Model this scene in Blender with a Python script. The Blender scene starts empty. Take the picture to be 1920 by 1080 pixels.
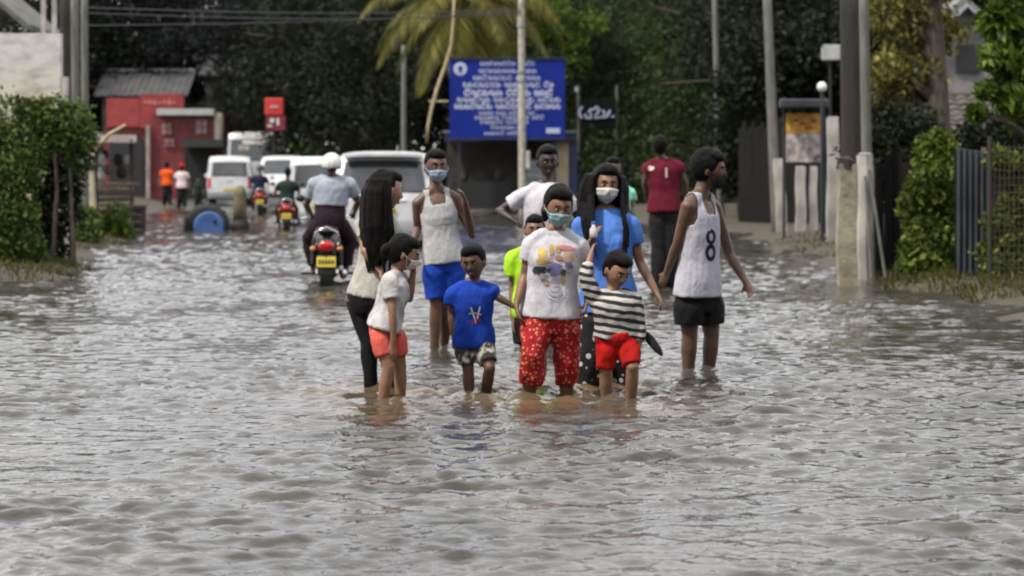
import bpy, math, random
import numpy as np
from mathutils import Vector, Matrix
from mathutils.bvhtree import BVHTree
random.seed(7)
RNG = np.random.default_rng(7)
R = math.radians
sc = bpy.context.scene
COL = sc.collection

# ---------------------------------------------------------------- camera, sky, sun, exposure
FPX, HOR, EYE = 4500.0, 318.0, 1.45          # focal length in photo pixels, horizon row, eye height over the water
cd = bpy.data.cameras.new('camera'); cam = bpy.data.objects.new('camera', cd); COL.objects.link(cam)
cam.location = (0, 0, EYE); cam.rotation_euler = (R(90), 0, 0)
cd.sensor_width = 36; cd.lens = 36*FPX/1920; cd.shift_y = -(540-HOR)/1920
cd.clip_start = 0.1; cd.clip_end = 3000
cd.dof.use_dof = True; cd.dof.focus_distance = 12.8; cd.dof.aperture_fstop = 3.4
sc.camera = cam

SUN_EL, SUN_AZ = 56.0, -122.0                  # azimuth from +Y towards +X
wd = bpy.data.worlds.new('World'); sc.world = wd; wd.use_nodes = True
nt = wd.node_tree; nt.nodes.clear()
def wn(t): return nt.nodes.new(t)
sky = wn('ShaderNodeTexSky'); sky.sky_type = 'NISHITA'; sky.sun_disc = False
sky.sun_elevation = R(SUN_EL); sky.sun_rotation = R(SUN_AZ)
sky.air_density = 1.0; sky.dust_density = 3.0
tcw = wn('ShaderNodeTexCoord'); noi = wn('ShaderNodeTexNoise')
noi.inputs['Scale'].default_value = 3.0; noi.inputs['Detail'].default_value = 6
nt.links.new(tcw.outputs['Generated'], noi.inputs['Vector'])
rmp = wn('ShaderNodeValToRGB')
rmp.color_ramp.elements[0].position = 0.3; rmp.color_ramp.elements[0].color = (5.6, 5.6, 5.8, 1)
rmp.color_ramp.elements[1].position = 0.75; rmp.color_ramp.elements[1].color = (10.8, 10.7, 10.7, 1)
nt.links.new(noi.outputs['Fac'], rmp.inputs['Fac'])
mx = wn('ShaderNodeMix'); mx.data_type = 'RGBA'; mx.inputs['Factor'].default_value = 0.9   # overcast deck over the sky
nt.links.new(sky.outputs['Color'], mx.inputs['A']); nt.links.new(rmp.outputs['Color'], mx.inputs['B'])
bg = wn('ShaderNodeBackground'); bg.inputs['Strength'].default_value = 0.14
out = wn('ShaderNodeOutputWorld')
nt.links.new(mx.outputs['Result'], bg.inputs['Color']); nt.links.new(bg.outputs['Background'], out.inputs['Surface'])

sl = bpy.data.lights.new('sun', 'SUN'); sl.energy = 3.1; sl.angle = R(4); sl.color = (1, 0.92, 0.80)
so = bpy.data.objects.new('sun', sl); COL.objects.link(so)
sd = Vector((math.sin(R(SUN_AZ))*math.cos(R(SUN_EL)), math.cos(R(SUN_AZ))*math.cos(R(SUN_EL)), math.sin(R(SUN_EL))))
so.rotation_euler = (-sd).to_track_quat('-Z', 'Y').to_euler(); so.location = sd*60
vs = sc.view_settings
vs.view_transform = 'Standard'; vs.look = 'None'; vs.exposure = 0.56; vs.gamma = 1.0; vs.use_curve_mapping = False
sc.cycles.use_denoising = True
try: sc.cycles.denoiser = 'OPENIMAGEDENOISE'
except Exception: pass
sc.cycles.max_bounces = 5; sc.cycles.diffuse_bounces = 2; sc.cycles.glossy_bounces = 3
sc.cycles.transmission_bounces = 3; sc.cycles.transparent_max_bounces = 8
sc.cycles.pixel_filter_type = 'BLACKMAN_HARRIS'; sc.cycles.filter_width = 1.9
sc.render.film_transparent = False

# ---------------------------------------------------------------- helpers
def P(px, py, D):                              # a photo pixel at distance D, as a world point
    return Vector(((px-960)/FPX*D, D, EYE-(py-HOR)/FPX*D))
def tag(o, label=None, cat=None, group=None, kind=None):
    if label: o['label'] = label
    if cat: o['category'] = cat
    if group: o['group'] = group
    if kind: o['kind'] = kind
    return o
def empty(name, loc, rz=0):
    o = bpy.data.objects.new(name, None); o.empty_display_size = 0.2
    COL.objects.link(o); o.location = loc; o.rotation_euler.z = rz
    return o
def thing(name, label, cat, loc, rz=0, group=None):
    return tag(empty(name, loc, rz), label, cat, group)
def ortho(v):
    v = v.normalized(); a = Vector((0, 0, 1)) if abs(v.z) < 0.9 else Vector((0, 1, 0))
    s = v.cross(a).normalized(); return s, s.cross(v).normalized()

class MB:
    def __init__(s): s.v, s.f, s.m, s.o = [], [], [], Vector((0, 0, 0))
    def add(s, vs, fs, mi=0):
        n = len(s.v); s.v += [tuple(x) for x in vs]
        s.f += [tuple(i+n for i in f) for f in fs]; s.m += [mi]*len(fs); return s
    def box(s, c, size, rot=None, mi=0, bev=0.0):
        hx, hy, hz = size[0]/2, size[1]/2, size[2]/2
        c = Vector(c); M = Matrix.Rotation(rot[0], 3, 'X') if rot else None
        if rot: M = Matrix.Rotation(rot[2], 3, 'Z') @ Matrix.Rotation(rot[1], 3, 'Y') @ Matrix.Rotation(rot[0], 3, 'X')
        b = min(bev, hx*.9, hy*.9, hz*.9)
        if b <= 0:
            vs = [Vector((x*hx, y*hy, z*hz)) for z in (-1, 1) for y in (-1, 1) for x in (-1, 1)]
            fs = [(0, 2, 3, 1), (4, 5, 7, 6), (0, 1, 5, 4), (2, 6, 7, 3), (0, 4, 6, 2), (1, 3, 7, 5)]
        else:
            vs = []; 
            for (z, k) in ((-hz, b), (-hz+b, 0), (hz-b, 0), (hz, b)):
                x1, y1 = hx-k, hy-k
                vs += [Vector((x, y, z)) for x, y in ((-x1+b, -y1), (x1-b, -y1), (x1, -y1+b), (x1, y1-b), (x1-b, y1), (-x1+b, y1), (-x1, y1-b), (-x1, -y1+b))]
            fs = [tuple(range(7, -1, -1)), tuple(range(24, 32))]
            for r in range(3):
                for i in range(8):
                    j = (i+1) % 8; fs.append((r*8+i, r*8+j, r*8+8+j, r*8+8+i))
        vs = [(M @ v if M else v)+c for v in vs]
        return s.add(vs, fs, mi)
    def tube(s, pts, rad, n=10, side=None, mi=0, cap=True):
        pts = [Vector(p) for p in pts]; vs = []; fs = []; last = None
        for i, p in enumerate(pts):
            d = (pts[min(i+1, len(pts)-1)]-pts[max(i-1, 0)])
            d = d.normalized() if d.length > 1e-9 else Vector((0, 0, 1))
            if side is not None: a = Vector(side)
            elif last is not None: a = last
            else: a = ortho(d)[0]
            a = a-d*a.dot(d); a = a.normalized() if a.length > 1e-6 else ortho(d)[0]
            last = a; b = d.cross(a)
            r = rad[i] if isinstance(rad, (list, tuple)) else rad
            ra, rb = r if isinstance(r, (list, tuple)) else (r, r)
            for k in range(n):
                t = 2*math.pi*k/n; vs.append(p+a*(ra*math.cos(t))+b*(rb*math.sin(t)))
        for i in range(len(pts)-1):
            for k in range(n):
                k2 = (k+1) % n; fs.append((i*n+k, i*n+k2, (i+1)*n+k2, (i+1)*n+k))
        if cap: fs += [tuple(range(n-1, -1, -1)), tuple(range((len(pts)-1)*n, len(pts)*n))]
        return s.add(vs, fs, mi)
    def ell(s, c, r, rot=None, nu=14, nv=9, mi=0):
        c = Vector(c); M = rot if rot is not None else Matrix.Identity(3)
        vs = [c+M @ Vector((0, 0, -r[2]))]
        for j in range(1, nv):
            ph = -math.pi/2+math.pi*j/nv
            for i in range(nu):
                t = 2*math.pi*i/nu
                vs.append(c+M @ Vector((r[0]*math.cos(ph)*math.cos(t), r[1]*math.cos(ph)*math.sin(t), r[2]*math.sin(ph))))
        vs.append(c+M @ Vector((0, 0, r[2]))); fs = []
        for i in range(nu): fs.append((0, 1+(i+1) % nu, 1+i))
        for j in range(nv-2):
            for i in range(nu):
                a, b = 1+j*nu+i, 1+j*nu+(i+1) % nu; fs.append((a, b, b+nu, a+nu))
        k = 1+(nv-2)*nu
        for i in range(nu): fs.append((k+i, k+(i+1) % nu, len(vs)-1))
        return s.add(vs, fs, mi)
    def lathe(s, prof, c, axis='Z', n=20, mi=0):
        vs = []; fs = []
        for (r, h) in prof:
            for k in range(n):
                t = 2*math.pi*k/n; q = (r*math.cos(t), r*math.sin(t), h)
                if axis == 'X': q = (q[2], q[0], q[1])
                elif axis == 'Y': q = (q[0], q[2], q[1])
                vs.append(Vector(q)+Vector(c))
        for i in range(len(prof)-1):
            for k in range(n):
                k2 = (k+1) % n; fs.append((i*n+k, i*n+k2, (i+1)*n+k2, (i+1)*n+k))
        fs += [tuple(range(n-1, -1, -1)), tuple(range((len(prof)-1)*n, len(prof)*n))]
        return s.add(vs, fs, mi)
    def grid(s, fn, nu, nv, th=None, mi=0):      # fn(u,v)->Vector; th = offset Vector or function giving the back point
        vs = [fn(i/nu, j/nv) for j in range(nv+1) for i in range(nu+1)]; n1 = nu+1
        fs = [(j*n1+i, j*n1+i+1, (j+1)*n1+i+1, (j+1)*n1+i) for j in range(nv) for i in range(nu)]
        if th is not None:
            K = len(vs); vs = vs+[Vector(p)+Vector(th) for p in vs]
            fs += [tuple(x+K for x in reversed(f)) for f in list(fs)]
            rim = [i for i in range(n1)]+[j*n1+nu for j in range(1, nv+1)]+[nv*n1+i for i in range(nu-1, -1, -1)]+[j*n1 for j in range(nv-1, 0, -1)]
            for a, b in zip(rim, rim[1:]+rim[:1]): fs.append((b, a, a+K, b+K))
        return s.add(vs, fs, mi)
    def prism(s, poly, a, b, axis='Y', mi=0):     # polygon in the plane across axis, from a to b
        def q(p, h): return {'Y': (p[0], h, p[1]), 'X': (h, p[0], p[1]), 'Z': (p[0], p[1], h)}[axis]
        n = len(poly); vs = [q(p, a) for p in poly]+[q(p, b) for p in poly]
        fs = [tuple(range(n)), tuple(range(2*n-1, n-1, -1))]+[((i+1) % n, i, n+i, n+(i+1) % n) for i in range(n)]
        return s.add(vs, fs, mi)
    def mesh(s, name):
        me = bpy.data.meshes.new(name)
        me.from_pydata([tuple(v) for v in s.v], [], s.f); return me
    def build(s, name, mats, parent=None, smooth=False, fix=True):
        me = s.mesh(name)
        for m in (mats if isinstance(mats, (list, tuple)) else [mats]): me.materials.append(m)
        if any(s.m): me.polygons.foreach_set('material_index', s.m)
        if fix:
            import bmesh
            bm = bmesh.new(); bm.from_mesh(me); bmesh.ops.recalc_face_normals(bm, faces=bm.faces); bm.to_mesh(me); bm.free()
        if smooth: me.polygons.foreach_set('use_smooth', [True]*len(me.polygons))
        o = bpy.data.objects.new(name, me); COL.objects.link(o)
        if parent is not None: o.parent = parent
        return o
def dup(o, parent=None, loc=None, rz=None):
    c = o.copy(); COL.objects.link(c); c.parent = parent
    if loc is not None: c.location = loc
    if rz is not None: c.rotation_euler.z = rz
    for ch in list(o.children): dup(ch, c)
    return c

def snoise(co, scale, seed, n=14):              # smooth pseudo-noise, about -1..1
    g = np.random.default_rng(seed); acc = np.zeros(len(co))
    for i in range(n):
        k = g.normal(size=3); k = k/np.linalg.norm(k)*g.uniform(.6, 1.6)*scale
        acc += np.sin(co @ k+g.uniform(0, 6.28))
    return acc/math.sqrt(n)*0.9

# ---------------------------------------------------------------- materials
ALB = .74                                       # all base colours a quarter down, offsetting the raised sky and exposure
def newmat(name):
    m = bpy.data.materials.new(name); m.use_nodes = True
    t = m.node_tree; b = t.nodes['Principled BSDF']; return m, t, b
def mat(name, c, rough=.8, var=.25, scale=12, c2=None, bump=0.0, bscale=None, metal=0, spec=.5, stretch=(1, 1, 1), lo=.35, hi=.65, detail=5, coat=0):
    m, t, b = newmat(name); N = t.nodes.new; L = t.links.new
    tc = N('ShaderNodeTexCoord'); mp = N('ShaderNodeMapping'); mp.inputs['Scale'].default_value = stretch
    no = N('ShaderNodeTexNoise'); no.inputs['Scale'].default_value = scale; no.inputs['Detail'].default_value = detail
    L(tc.outputs['Object'], mp.inputs['Vector']); L(mp.outputs['Vector'], no.inputs['Vector'])
    r = N('ShaderNodeValToRGB'); e = r.color_ramp.elements
    k_ = ALB if not metal else 1; c = tuple(x*k_ for x in c); c2 = tuple(x*k_ for x in c2) if c2 else None
    c2 = c2 or tuple(min(1, x*(1+var)) for x in c); c1 = tuple(x*(1-var) for x in c) if c2 is None or var else c
    e[0].position = lo; e[0].color = (*c1, 1); e[1].position = hi; e[1].color = (*c2, 1)
    L(no.outputs['Fac'], r.inputs['Fac']); L(r.outputs['Color'], b.inputs['Base Color'])
    b.inputs['Roughness'].default_value = rough; b.inputs['Metallic'].default_value = metal
    b.inputs['Specular IOR Level'].default_value = spec; b.inputs['Coat Weight'].default_value = coat
    if bump:
        n2 = N('ShaderNodeTexNoise'); n2.inputs['Scale'].default_value = bscale or scale*3; n2.inputs['Detail'].default_value = 6
        L(mp.outputs['Vector'], n2.inputs['Vector'])
        bu = N('ShaderNodeBump'); bu.inputs['Strength'].default_value = bump; bu.inputs['Distance'].default_value = .02
        L(n2.outputs['Fac'], bu.inputs['Height']); L(bu.outputs['Normal'], b.inputs['Normal'])
    return m
def leafmat(name, cols, trans=.25, rough=.55):
    m, t, b = newmat(name); N = t.nodes.new; L = t.links.new
    g = N('ShaderNodeNewGeometry'); r = N('ShaderNodeValToRGB'); e = r.color_ramp.elements
    while len(e) < len(cols): e.new(.5)
    for i, c in enumerate(cols): e[i].position = i/(len(cols)-1); e[i].color = (*c, 1)
    L(g.outputs['Random Per Island'], r.inputs['Fac'])
    tc = N('ShaderNodeTexCoord'); no = N('ShaderNodeTexNoise'); no.inputs['Scale'].default_value = 1.1; no.inputs['Detail'].default_value = 2
    L(tc.outputs['Object'], no.inputs['Vector'])
    mr = N('ShaderNodeMapRange'); mr.inputs['From Min'].default_value = .3; mr.inputs['From Max'].default_value = .7
    mr.inputs['To Min'].default_value = .6; mr.inputs['To Max'].default_value = 1.35
    L(no.outputs['Fac'], mr.inputs['Value'])
    mm = N('ShaderNodeVectorMath'); mm.operation = 'SCALE'; L(r.outputs['Color'], mm.inputs[0]); L(mr.outputs['Result'], mm.inputs['Scale'])
    L(mm.outputs['Vector'], b.inputs['Base Color']); b.inputs['Roughness'].default_value = rough; b.inputs['Specular IOR Level'].default_value = .12
    tr = N('ShaderNodeBsdfTranslucent'); L(mm.outputs['Vector'], tr.inputs['Color'])
    ms = N('ShaderNodeMixShader'); ms.inputs['Fac'].default_value = trans
    L(b.outputs['BSDF'], ms.inputs[1]); L(tr.outputs['BSDF'], ms.inputs[2])
    L(ms.outputs['Shader'], t.nodes['Material Output'].inputs['Surface'])
    return m
def pattern(name, base, kind, c2, p=1.0, rough=.85, c3=None):
    """Printed cloth: stripes, dots, camouflage."""
    m, t, b = newmat(name); N = t.nodes.new; L = t.links.new; base, c2 = tuple(x*ALB for x in base), tuple(x*ALB for x in c2)
    tc = N('ShaderNodeTexCoord'); b.inputs['Roughness'].default_value = rough; b.inputs['Specular IOR Level'].default_value = .25
    no = N('ShaderNodeTexNoise'); no.inputs['Scale'].default_value = 9; L(tc.outputs['Object'], no.inputs['Vector'])
    r = N('ShaderNodeValToRGB'); e = r.color_ramp.elements
    if kind == 'stripes':
        sx = N('ShaderNodeSeparateXYZ'); L(tc.outputs['Object'], sx.inputs[0])
        a = N('ShaderNodeMath'); a.operation = 'MULTIPLY_ADD'; L(no.outputs['Fac'], a.inputs[0]); a.inputs[1].default_value = .035; L(sx.outputs['Z'], a.inputs[2])
        a3 = N('ShaderNodeMath'); a3.operation = 'MULTIPLY_ADD'; L(sx.outputs['X'], a3.inputs[0]); a3.inputs[1].default_value = .16; L(a.outputs[0], a3.inputs[2])
        a2 = N('ShaderNodeMath'); a2.operation = 'MULTIPLY'; L(a3.outputs[0], a2.inputs[0]); a2.inputs[1].default_value = p
        w = N('ShaderNodeMath'); w.operation = 'SINE'; L(a2.outputs[0], w.inputs[0])
        h = N('ShaderNodeMath'); h.operation = 'MULTIPLY_ADD'; L(w.outputs[0], h.inputs[0]); h.inputs[1].default_value = .5; h.inputs[2].default_value = .5
        e[0].position = .42; e[1].position = .56; L(h.outputs[0], r.inputs['Fac'])
    elif kind == 'dots':
        vo = N('ShaderNodeTexVoronoi'); vo.inputs['Scale'].default_value = p; L(tc.outputs['Object'], vo.inputs['Vector'])
        e[0].position = .30; e[1].position = .36; L(vo.outputs['Distance'], r.inputs['Fac'])
        base, c2 = c2, base
    else:
        no.inputs['Scale'].default_value = p; no.inputs['Detail'].default_value = 1
        e[0].position = .44; e[1].position = .50; L(no.outputs['Fac'], r.inputs['Fac'])
        if c3: x = e.new(.58); x.color = (*c3, 1); r.color_ramp.interpolation = 'CONSTANT'
    e[0].color = (*base, 1); e[1].color = (*c2, 1)
    if c3 and kind == 'camo': e[2].color = (*c3, 1)
    L(r.outputs['Color'], b.inputs['Base Color'])
    n2 = N('ShaderNodeTexNoise'); n2.inputs['Scale'].default_value = 26; L(tc.outputs['Object'], n2.inputs['Vector'])
    bu = N('ShaderNodeBump'); bu.inputs['Strength'].default_value = .35; bu.inputs['Distance'].default_value = .02
    L(n2.outputs['Fac'], bu.inputs['Height']); L(bu.outputs['Normal'], b.inputs['Normal'])
    return m
def cloth(name, c, var=.12): return mat(name, c, rough=.88, var=var, scale=7, bump=.6, bscale=30, spec=.2, stretch=(1, 1, .5))
def paint(name, c, rough=.35, dirt=.12): return mat(name, c, rough=rough, var=dirt, scale=3, bump=0, spec=.5, coat=.25)

M_skin_d = mat('skin_dark', (.130, .068, .043), rough=.5, var=.18, scale=14, bump=.1, bscale=60)
M_skin_m = mat('skin_brown', (.265, .138, .083), rough=.5, var=.15, scale=14, bump=.1, bscale=60)
M_skin_l = mat('skin_light_brown', (.33, .18, .112), rough=.5, var=.15, scale=14, bump=.1, bscale=60)
M_hair = mat('hair', (.0045, .004, .004), spec=.12, rough=.6, var=.5, scale=30, bump=.6, bscale=70, stretch=(3, 3, .35))
M_eyew = mat('eye_white', (.30, .28, .25), rough=.2, var=.05)
M_iris = mat('eye_dark', (.012, .008, .006), rough=.15, var=.1)
M_white_c = cloth('white_cotton', (.63, .62, .69)); M_cream_c = cloth('cream_cotton', (.50, .49, .45))
M_black_c = cloth('black_cotton', (.012, .012, .014)); M_blue_c = cloth('royal_blue_cotton', (.010, .055, .42))
M_sky_c = cloth('sky_blue_cotton', (.10, .25, .74)); M_grey_c = cloth('grey_cotton', (.38, .42, .50))
M_concrete = mat('concrete', (.33, .31, .27), rough=.9, var=.3, scale=5, bump=.4, bscale=30)
M_concw = mat('whitewashed_concrete', (.42, .40, .37), rough=.9, var=.3, scale=4, bump=.3, bscale=25, stretch=(1, 1, .5))
M_wood_d = mat('dark_wood', (.035, .026, .021), rough=.85, var=.4, scale=6, bump=.5, stretch=(6, 6, .6))
M_wood = mat('weathered_wood', (.14, .105, .075), rough=.85, var=.35, scale=6, bump=.5, stretch=(6, 6, .6))
M_bamboo = mat('bamboo', (.48, .40, .22), rough=.6, var=.3, scale=6, stretch=(4, 4, .6))
M_metal_g = mat('galvanised_sheet', (.23, .25, .27), rough=.5, var=.25, scale=4, metal=.4, bump=.1)
M_bark = mat('bark', (.075, .060, .046), rough=.95, var=.4, scale=7, bump=.8, bscale=18, stretch=(3, 3, .6))
M_rubber = mat('rubber', (.014, .014, .015), rough=.75, var=.2, scale=20, bump=.2)
M_black = mat('black_plastic', (.012, .012, .013), rough=.45, var=.2)
M_chrome = mat('chrome', (.6, .6, .6), rough=.18, var=.08, metal=1)
M_glass = mat('tinted_glass', (.035, .042, .048), rough=.08, var=.3, scale=2, spec=.8)
M_vwhite = paint('white_car_paint', (.62, .63, .65)); M_silver = paint('grey_car_paint', (.36, .39, .41))
M_red_l = mat('red_lamp', (.50, .012, .010), rough=.2, var=.15, coat=.5); M_amber = mat('amber_lamp', (.65, .22, .03), rough=.2, var=.1, coat=.5)
M_clear = mat('clear_lamp', (.7, .7, .68), rough=.15, var=.1, coat=.5)
M_plate = mat('yellow_plate', (.78, .62, .08), rough=.5, var=.08); M_plate_w = mat('white_plate', (.75, .75, .72), rough=.5, var=.08)
# ---------------------------------------------------------------- the setting: ground, road, water
LP = np.array([(-20, -9), (10, -7.6), (20, -6.8), (34, -6.0), (42, -7.4), (50, -8.4), (60, -9.6), (80, -12.6), (105, -17), (150, -28), (600, -140)], float)
RP = np.array([(-20, 7.0), (10, 6.4), (20, 5.6), (25, 5.1), (30, 4.75), (45, 5.1), (56, 5.1), (64, 4.0), (70, 1.6), (76, -1.2), (90, -5), (105, -9), (150, -20), (600, -125)], float)
def bank(x, y):
    return np.maximum(np.interp(y, LP[:, 0], LP[:, 1])-x, x-np.interp(y, RP[:, 0], RP[:, 1]))
def bed(y): return np.interp(y, [0, 18, 55, 80, 110, 200], [-.24, -.2, -.2, -.03, .13, .3])
def hgt(x, y):
    x = np.asarray(x, float); y = np.asarray(y, float)
    d = bank(x, y)+.30*np.sin(x*1.3+y*.9)+.22*np.sin(y*2.1-x*.7)+.15*np.sin(y*.55+1)
    t = np.clip((d+1.4)/2.2, 0, 1); t = t*t*(3-2*t)
    b = bed(y); land = np.maximum(.07, b)+np.clip(d, 0, 4)*.07+.018*np.sin(x*5.1+y*2.2)*np.sin(y*4.3-x*1.7)
    return b*(1-t)+land*t
def H(x, y): return float(hgt(x, y))

def axis_pts(segs):
    out = []
    for a, b, st in segs: out += list(np.arange(a, b, st))
    return np.array(out+[segs[-1][1]])
gx = axis_pts([(-900, -60, 60), (-60, -20, 2.5), (-20, 14, .3), (14, 60, 2.5), (60, 900, 60)])
gy = axis_pts([(-60, 4, 8), (4, 70, .35), (70, 130, .9), (130, 200, 5), (200, 1400, 80)])
def sheet(name, X, Y, Z, m, flip=False):
    nx, ny = X.shape[1], X.shape[0]
    v = np.stack([X, Y, Z], -1).reshape(-1, 3)
    i = np.arange((ny-1)*(nx-1)); r, c = i//(nx-1), i % (nx-1); a = r*nx+c
    f = np.stack([a, a+1, a+nx+1, a+nx], -1)
    me = bpy.data.meshes.new(name); me.vertices.add(len(v)); me.vertices.foreach_set('co', v.ravel().astype(np.float32))
    me.loops.add(f.size); me.loops.foreach_set('vertex_index', f.ravel().astype(np.int32))
    me.polygons.add(len(f)); me.polygons.foreach_set('loop_start', np.arange(0, f.size, 4, dtype=np.int32))
    me.polygons.foreach_set('use_smooth', np.ones(len(f), bool))
    me.update(calc_edges=True); me.materials.append(m)
    o = bpy.data.objects.new(name, me); COL.objects.link(o); return o
X, Y = np.meshgrid(gx, gy)
Mg, t_, b_ = newmat('mud_and_grass'); N_ = t_.nodes.new; L_ = t_.links.new
tc_ = N_('ShaderNodeTexCoord')
n1 = N_('ShaderNodeTexNoise'); n1.inputs['Scale'].default_value = 1.4; n1.inputs['Detail'].default_value = 8
n2 = N_('ShaderNodeTexNoise'); n2.inputs['Scale'].default_value = 14; n2.inputs['Detail'].default_value = 8
L_(tc_.outputs['Object'], n1.inputs['Vector']); L_(tc_.outputs['Object'], n2.inputs['Vector'])
r1 = N_('ShaderNodeValToRGB'); r1.color_ramp.elements[0].color = (.024, .018, .012, 1); r1.color_ramp.elements[1].color = (.066, .050, .034, 1)
r1.color_ramp.elements[0].position = .35; r1.color_ramp.elements[1].position = .68
r2 = N_('ShaderNodeValToRGB'); r2.color_ramp.elements[0].position = .50; r2.color_ramp.elements[1].position = .60
mg = N_('ShaderNodeMix'); mg.data_type = 'RGBA'; mg.inputs['B'].default_value = (.036, .040, .014, 1)
L_(n2.outputs['Fac'], r1.inputs['Fac']); L_(n1.outputs['Fac'], r2.inputs['Fac'])
L_(r2.outputs['Color'], mg.inputs['Factor']); L_(r1.outputs['Color'], mg.inputs['A']); L_(mg.outputs['Result'], b_.inputs['Base Color'])
b_.inputs['Roughness'].default_value = .75
bu_ = N_('ShaderNodeBump'); bu_.inputs['Strength'].default_value = .6; bu_.inputs['Distance'].default_value = .05
L_(n2.outputs['Fac'], bu_.inputs['Height']); L_(bu_.outputs['Normal'], b_.inputs['Normal'])
Z = hgt(X, Y); dd = bank(X, Y); Z = Z-np.where(dd < -1.6, .06, 0)
tag(sheet('ground', X, Y, Z, Mg), kind='structure')

# wet asphalt road that climbs out of the flood at its far end
M_road = mat('wet_asphalt', (.085, .082, .08), rough=.28, var=.3, scale=3, c2=(.14, .135, .13), bump=.25, bscale=40, spec=.6)
ry = axis_pts([(-30, 60, 2.), (60, 140, .8)])
u = np.linspace(0, 1, 26)
Lx = np.interp(ry, LP[:, 0], LP[:, 1])+1.9; Rx = np.interp(ry, RP[:, 0], RP[:, 1])-1.9
X = Lx[:, None]+(Rx-Lx)[:, None]*u[None]; Y = np.repeat(ry[:, None], 26, 1)
tag(sheet('road', X, Y, np.repeat(bed(ry)[:, None], 26, 1)+.012, M_road), kind='structure')

# flood water: real ripples, finer near the camera
def water_height(X, Y, feet):
    g = np.random.default_rng(11); Zs = np.zeros_like(X)
    for i in range(120):
        lam = math.exp(g.uniform(math.log(.075), math.log(.62)))
        th = g.normal(-1.5, .52); k = 2*math.pi/lam
        slope = .036*(.2/lam)**.8 if lam > .2 else .037*(lam/.2)**.35
        ph = g.uniform(0, 6.28); w = .35*np.sin(X*g.uniform(.5, 1.6)+Y*g.uniform(.4, 1.3)+ph)
        Zs += slope/k*np.sin(k*(math.cos(th)*X+math.sin(th)*Y)+ph+w*2.2)
    gust = 1.0+.40*np.sin(X*.55+Y*.23+1.)*np.sin(Y*.33-X*.2)+.28*np.sin(X*1.3-Y*.9)+.22*np.sin(X*2.7+Y*1.1+2)*np.sin(Y*1.9-X*.6)
    Zs *= np.clip(gust, .35, 1.7)
    calm = np.zeros_like(X)
    for (fx, fy, a) in feet: calm = np.maximum(calm, np.exp(-((X-fx)/.34)**2-((Y-fy+.55)/.75)**2)*min(a, 1))
    Zs *= 1-.72*calm                                            # slack water in front of the waders
    for (fx, fy, a) in feet:                                    # rings and wakes round legs and wheels
        r = np.sqrt((X-fx)**2+((Y-fy))**2); env = a*np.exp(-((r-.16)/.42)**2)
        Zs += env*np.sin(r*24-1.0)*.015+a*.020*np.exp(-(r/.11)**2)
        wk = np.exp(-((X-fx-.25*(Y-fy))/.22)**2-((Y-fy+.35)/.5)**2)
        Zs += a*.010*wk*np.sin((Y-fy)*22)
    for (yy, am, wd_, x0, x1) in ((30.2, .030, .45, -7, .5), (27.4, .02, .35, -9, 2), (36.5, .02, .5, -9, 3), (25.2, .018, .3, 1.5, 6), (21.6, .016, .25, 1.2, 6)):   # low swells from the traffic
        cx = yy+.35*np.sin(X*.8+yy)+.15*np.sin(X*2.3)
        Zs += am*np.exp(-((Y-cx)/wd_)**2)*(1/(1+np.exp(-(X-x0)*2)))*(1/(1+np.exp((X-x1)*2)))
    return Zs
Mw, t_, b_ = newmat('muddy_flood_water'); N_ = t_.nodes.new; L_ = t_.links.new
tc_ = N_('ShaderNodeTexCoord'); n1 = N_('ShaderNodeTexNoise'); n1.inputs['Scale'].default_value = .9; n1.inputs['Detail'].default_value = 5
L_(tc_.outputs['Object'], n1.inputs['Vector'])
r1 = N_('ShaderNodeValToRGB'); r1.color_ramp.elements[0].position = .35; r1.color_ramp.elements[1].position = .7
r1.color_ramp.elements[0].color = (.034, .032, .027, 1); r1.color_ramp.elements[1].color = (.073, .069, .062, 1)
at_ = N_('ShaderNodeAttribute'); at_.attribute_name = 'brown_tint'
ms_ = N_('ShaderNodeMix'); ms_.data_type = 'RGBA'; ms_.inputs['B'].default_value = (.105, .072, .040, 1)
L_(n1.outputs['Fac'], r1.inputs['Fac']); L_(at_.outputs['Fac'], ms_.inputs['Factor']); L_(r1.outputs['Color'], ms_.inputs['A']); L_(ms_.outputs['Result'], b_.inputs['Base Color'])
b_.inputs['Roughness'].default_value = .05; b_.inputs['IOR'].default_value = 1.33
n2 = N_('ShaderNodeTexNoise'); n2.inputs['Scale'].default_value = 16; n2.inputs['Detail'].default_value = 3
L_(tc_.outputs['Object'], n2.inputs['Vector'])
bu_ = N_('ShaderNodeBump'); bu_.inputs['Strength'].default_value = .35; bu_.inputs['Distance'].default_value = .02
L_(n2.outputs['Fac'], bu_.inputs['Height']); L_(bu_.outputs['Normal'], b_.inputs['Normal'])
FEET = []                                                       # filled below by what stands in the water
def make_water():
    ys = [4.0]
    while ys[-1] < 90: ys.append(ys[-1]+max(.022, .0028*ys[-1]))
    ys = np.array(ys); u = np.linspace(-1, 1, 500)
    X = u[None]*(.30*ys+2.2)[:, None]; Y = np.repeat(ys[:, None], 500, 1)
    Zw = water_height(X, Y, FEET)*np.clip(1-(ys-60)/60, .4, 1)[:, None]
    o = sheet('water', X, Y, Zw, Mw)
    tint_amt = np.zeros_like(X)                                       # brown tint round and in front of the waders' feet
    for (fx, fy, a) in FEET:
        if fy < 17: tint_amt = np.maximum(tint_amt, np.exp(-((X-fx)/.42)**2-((Y-fy+.35)/.75)**2)*min(a, 1))
    tint_amt = np.clip(tint_amt*(.75+.45*np.sin(X*5+Y*1.3)*np.sin(Y*3.1-X*2)), 0, 1)
    at = o.data.attributes.new('brown_tint', 'FLOAT', 'POINT'); at.data.foreach_set('value', tint_amt.ravel().astype(np.float32))
    return tag(o, kind='structure')

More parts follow.
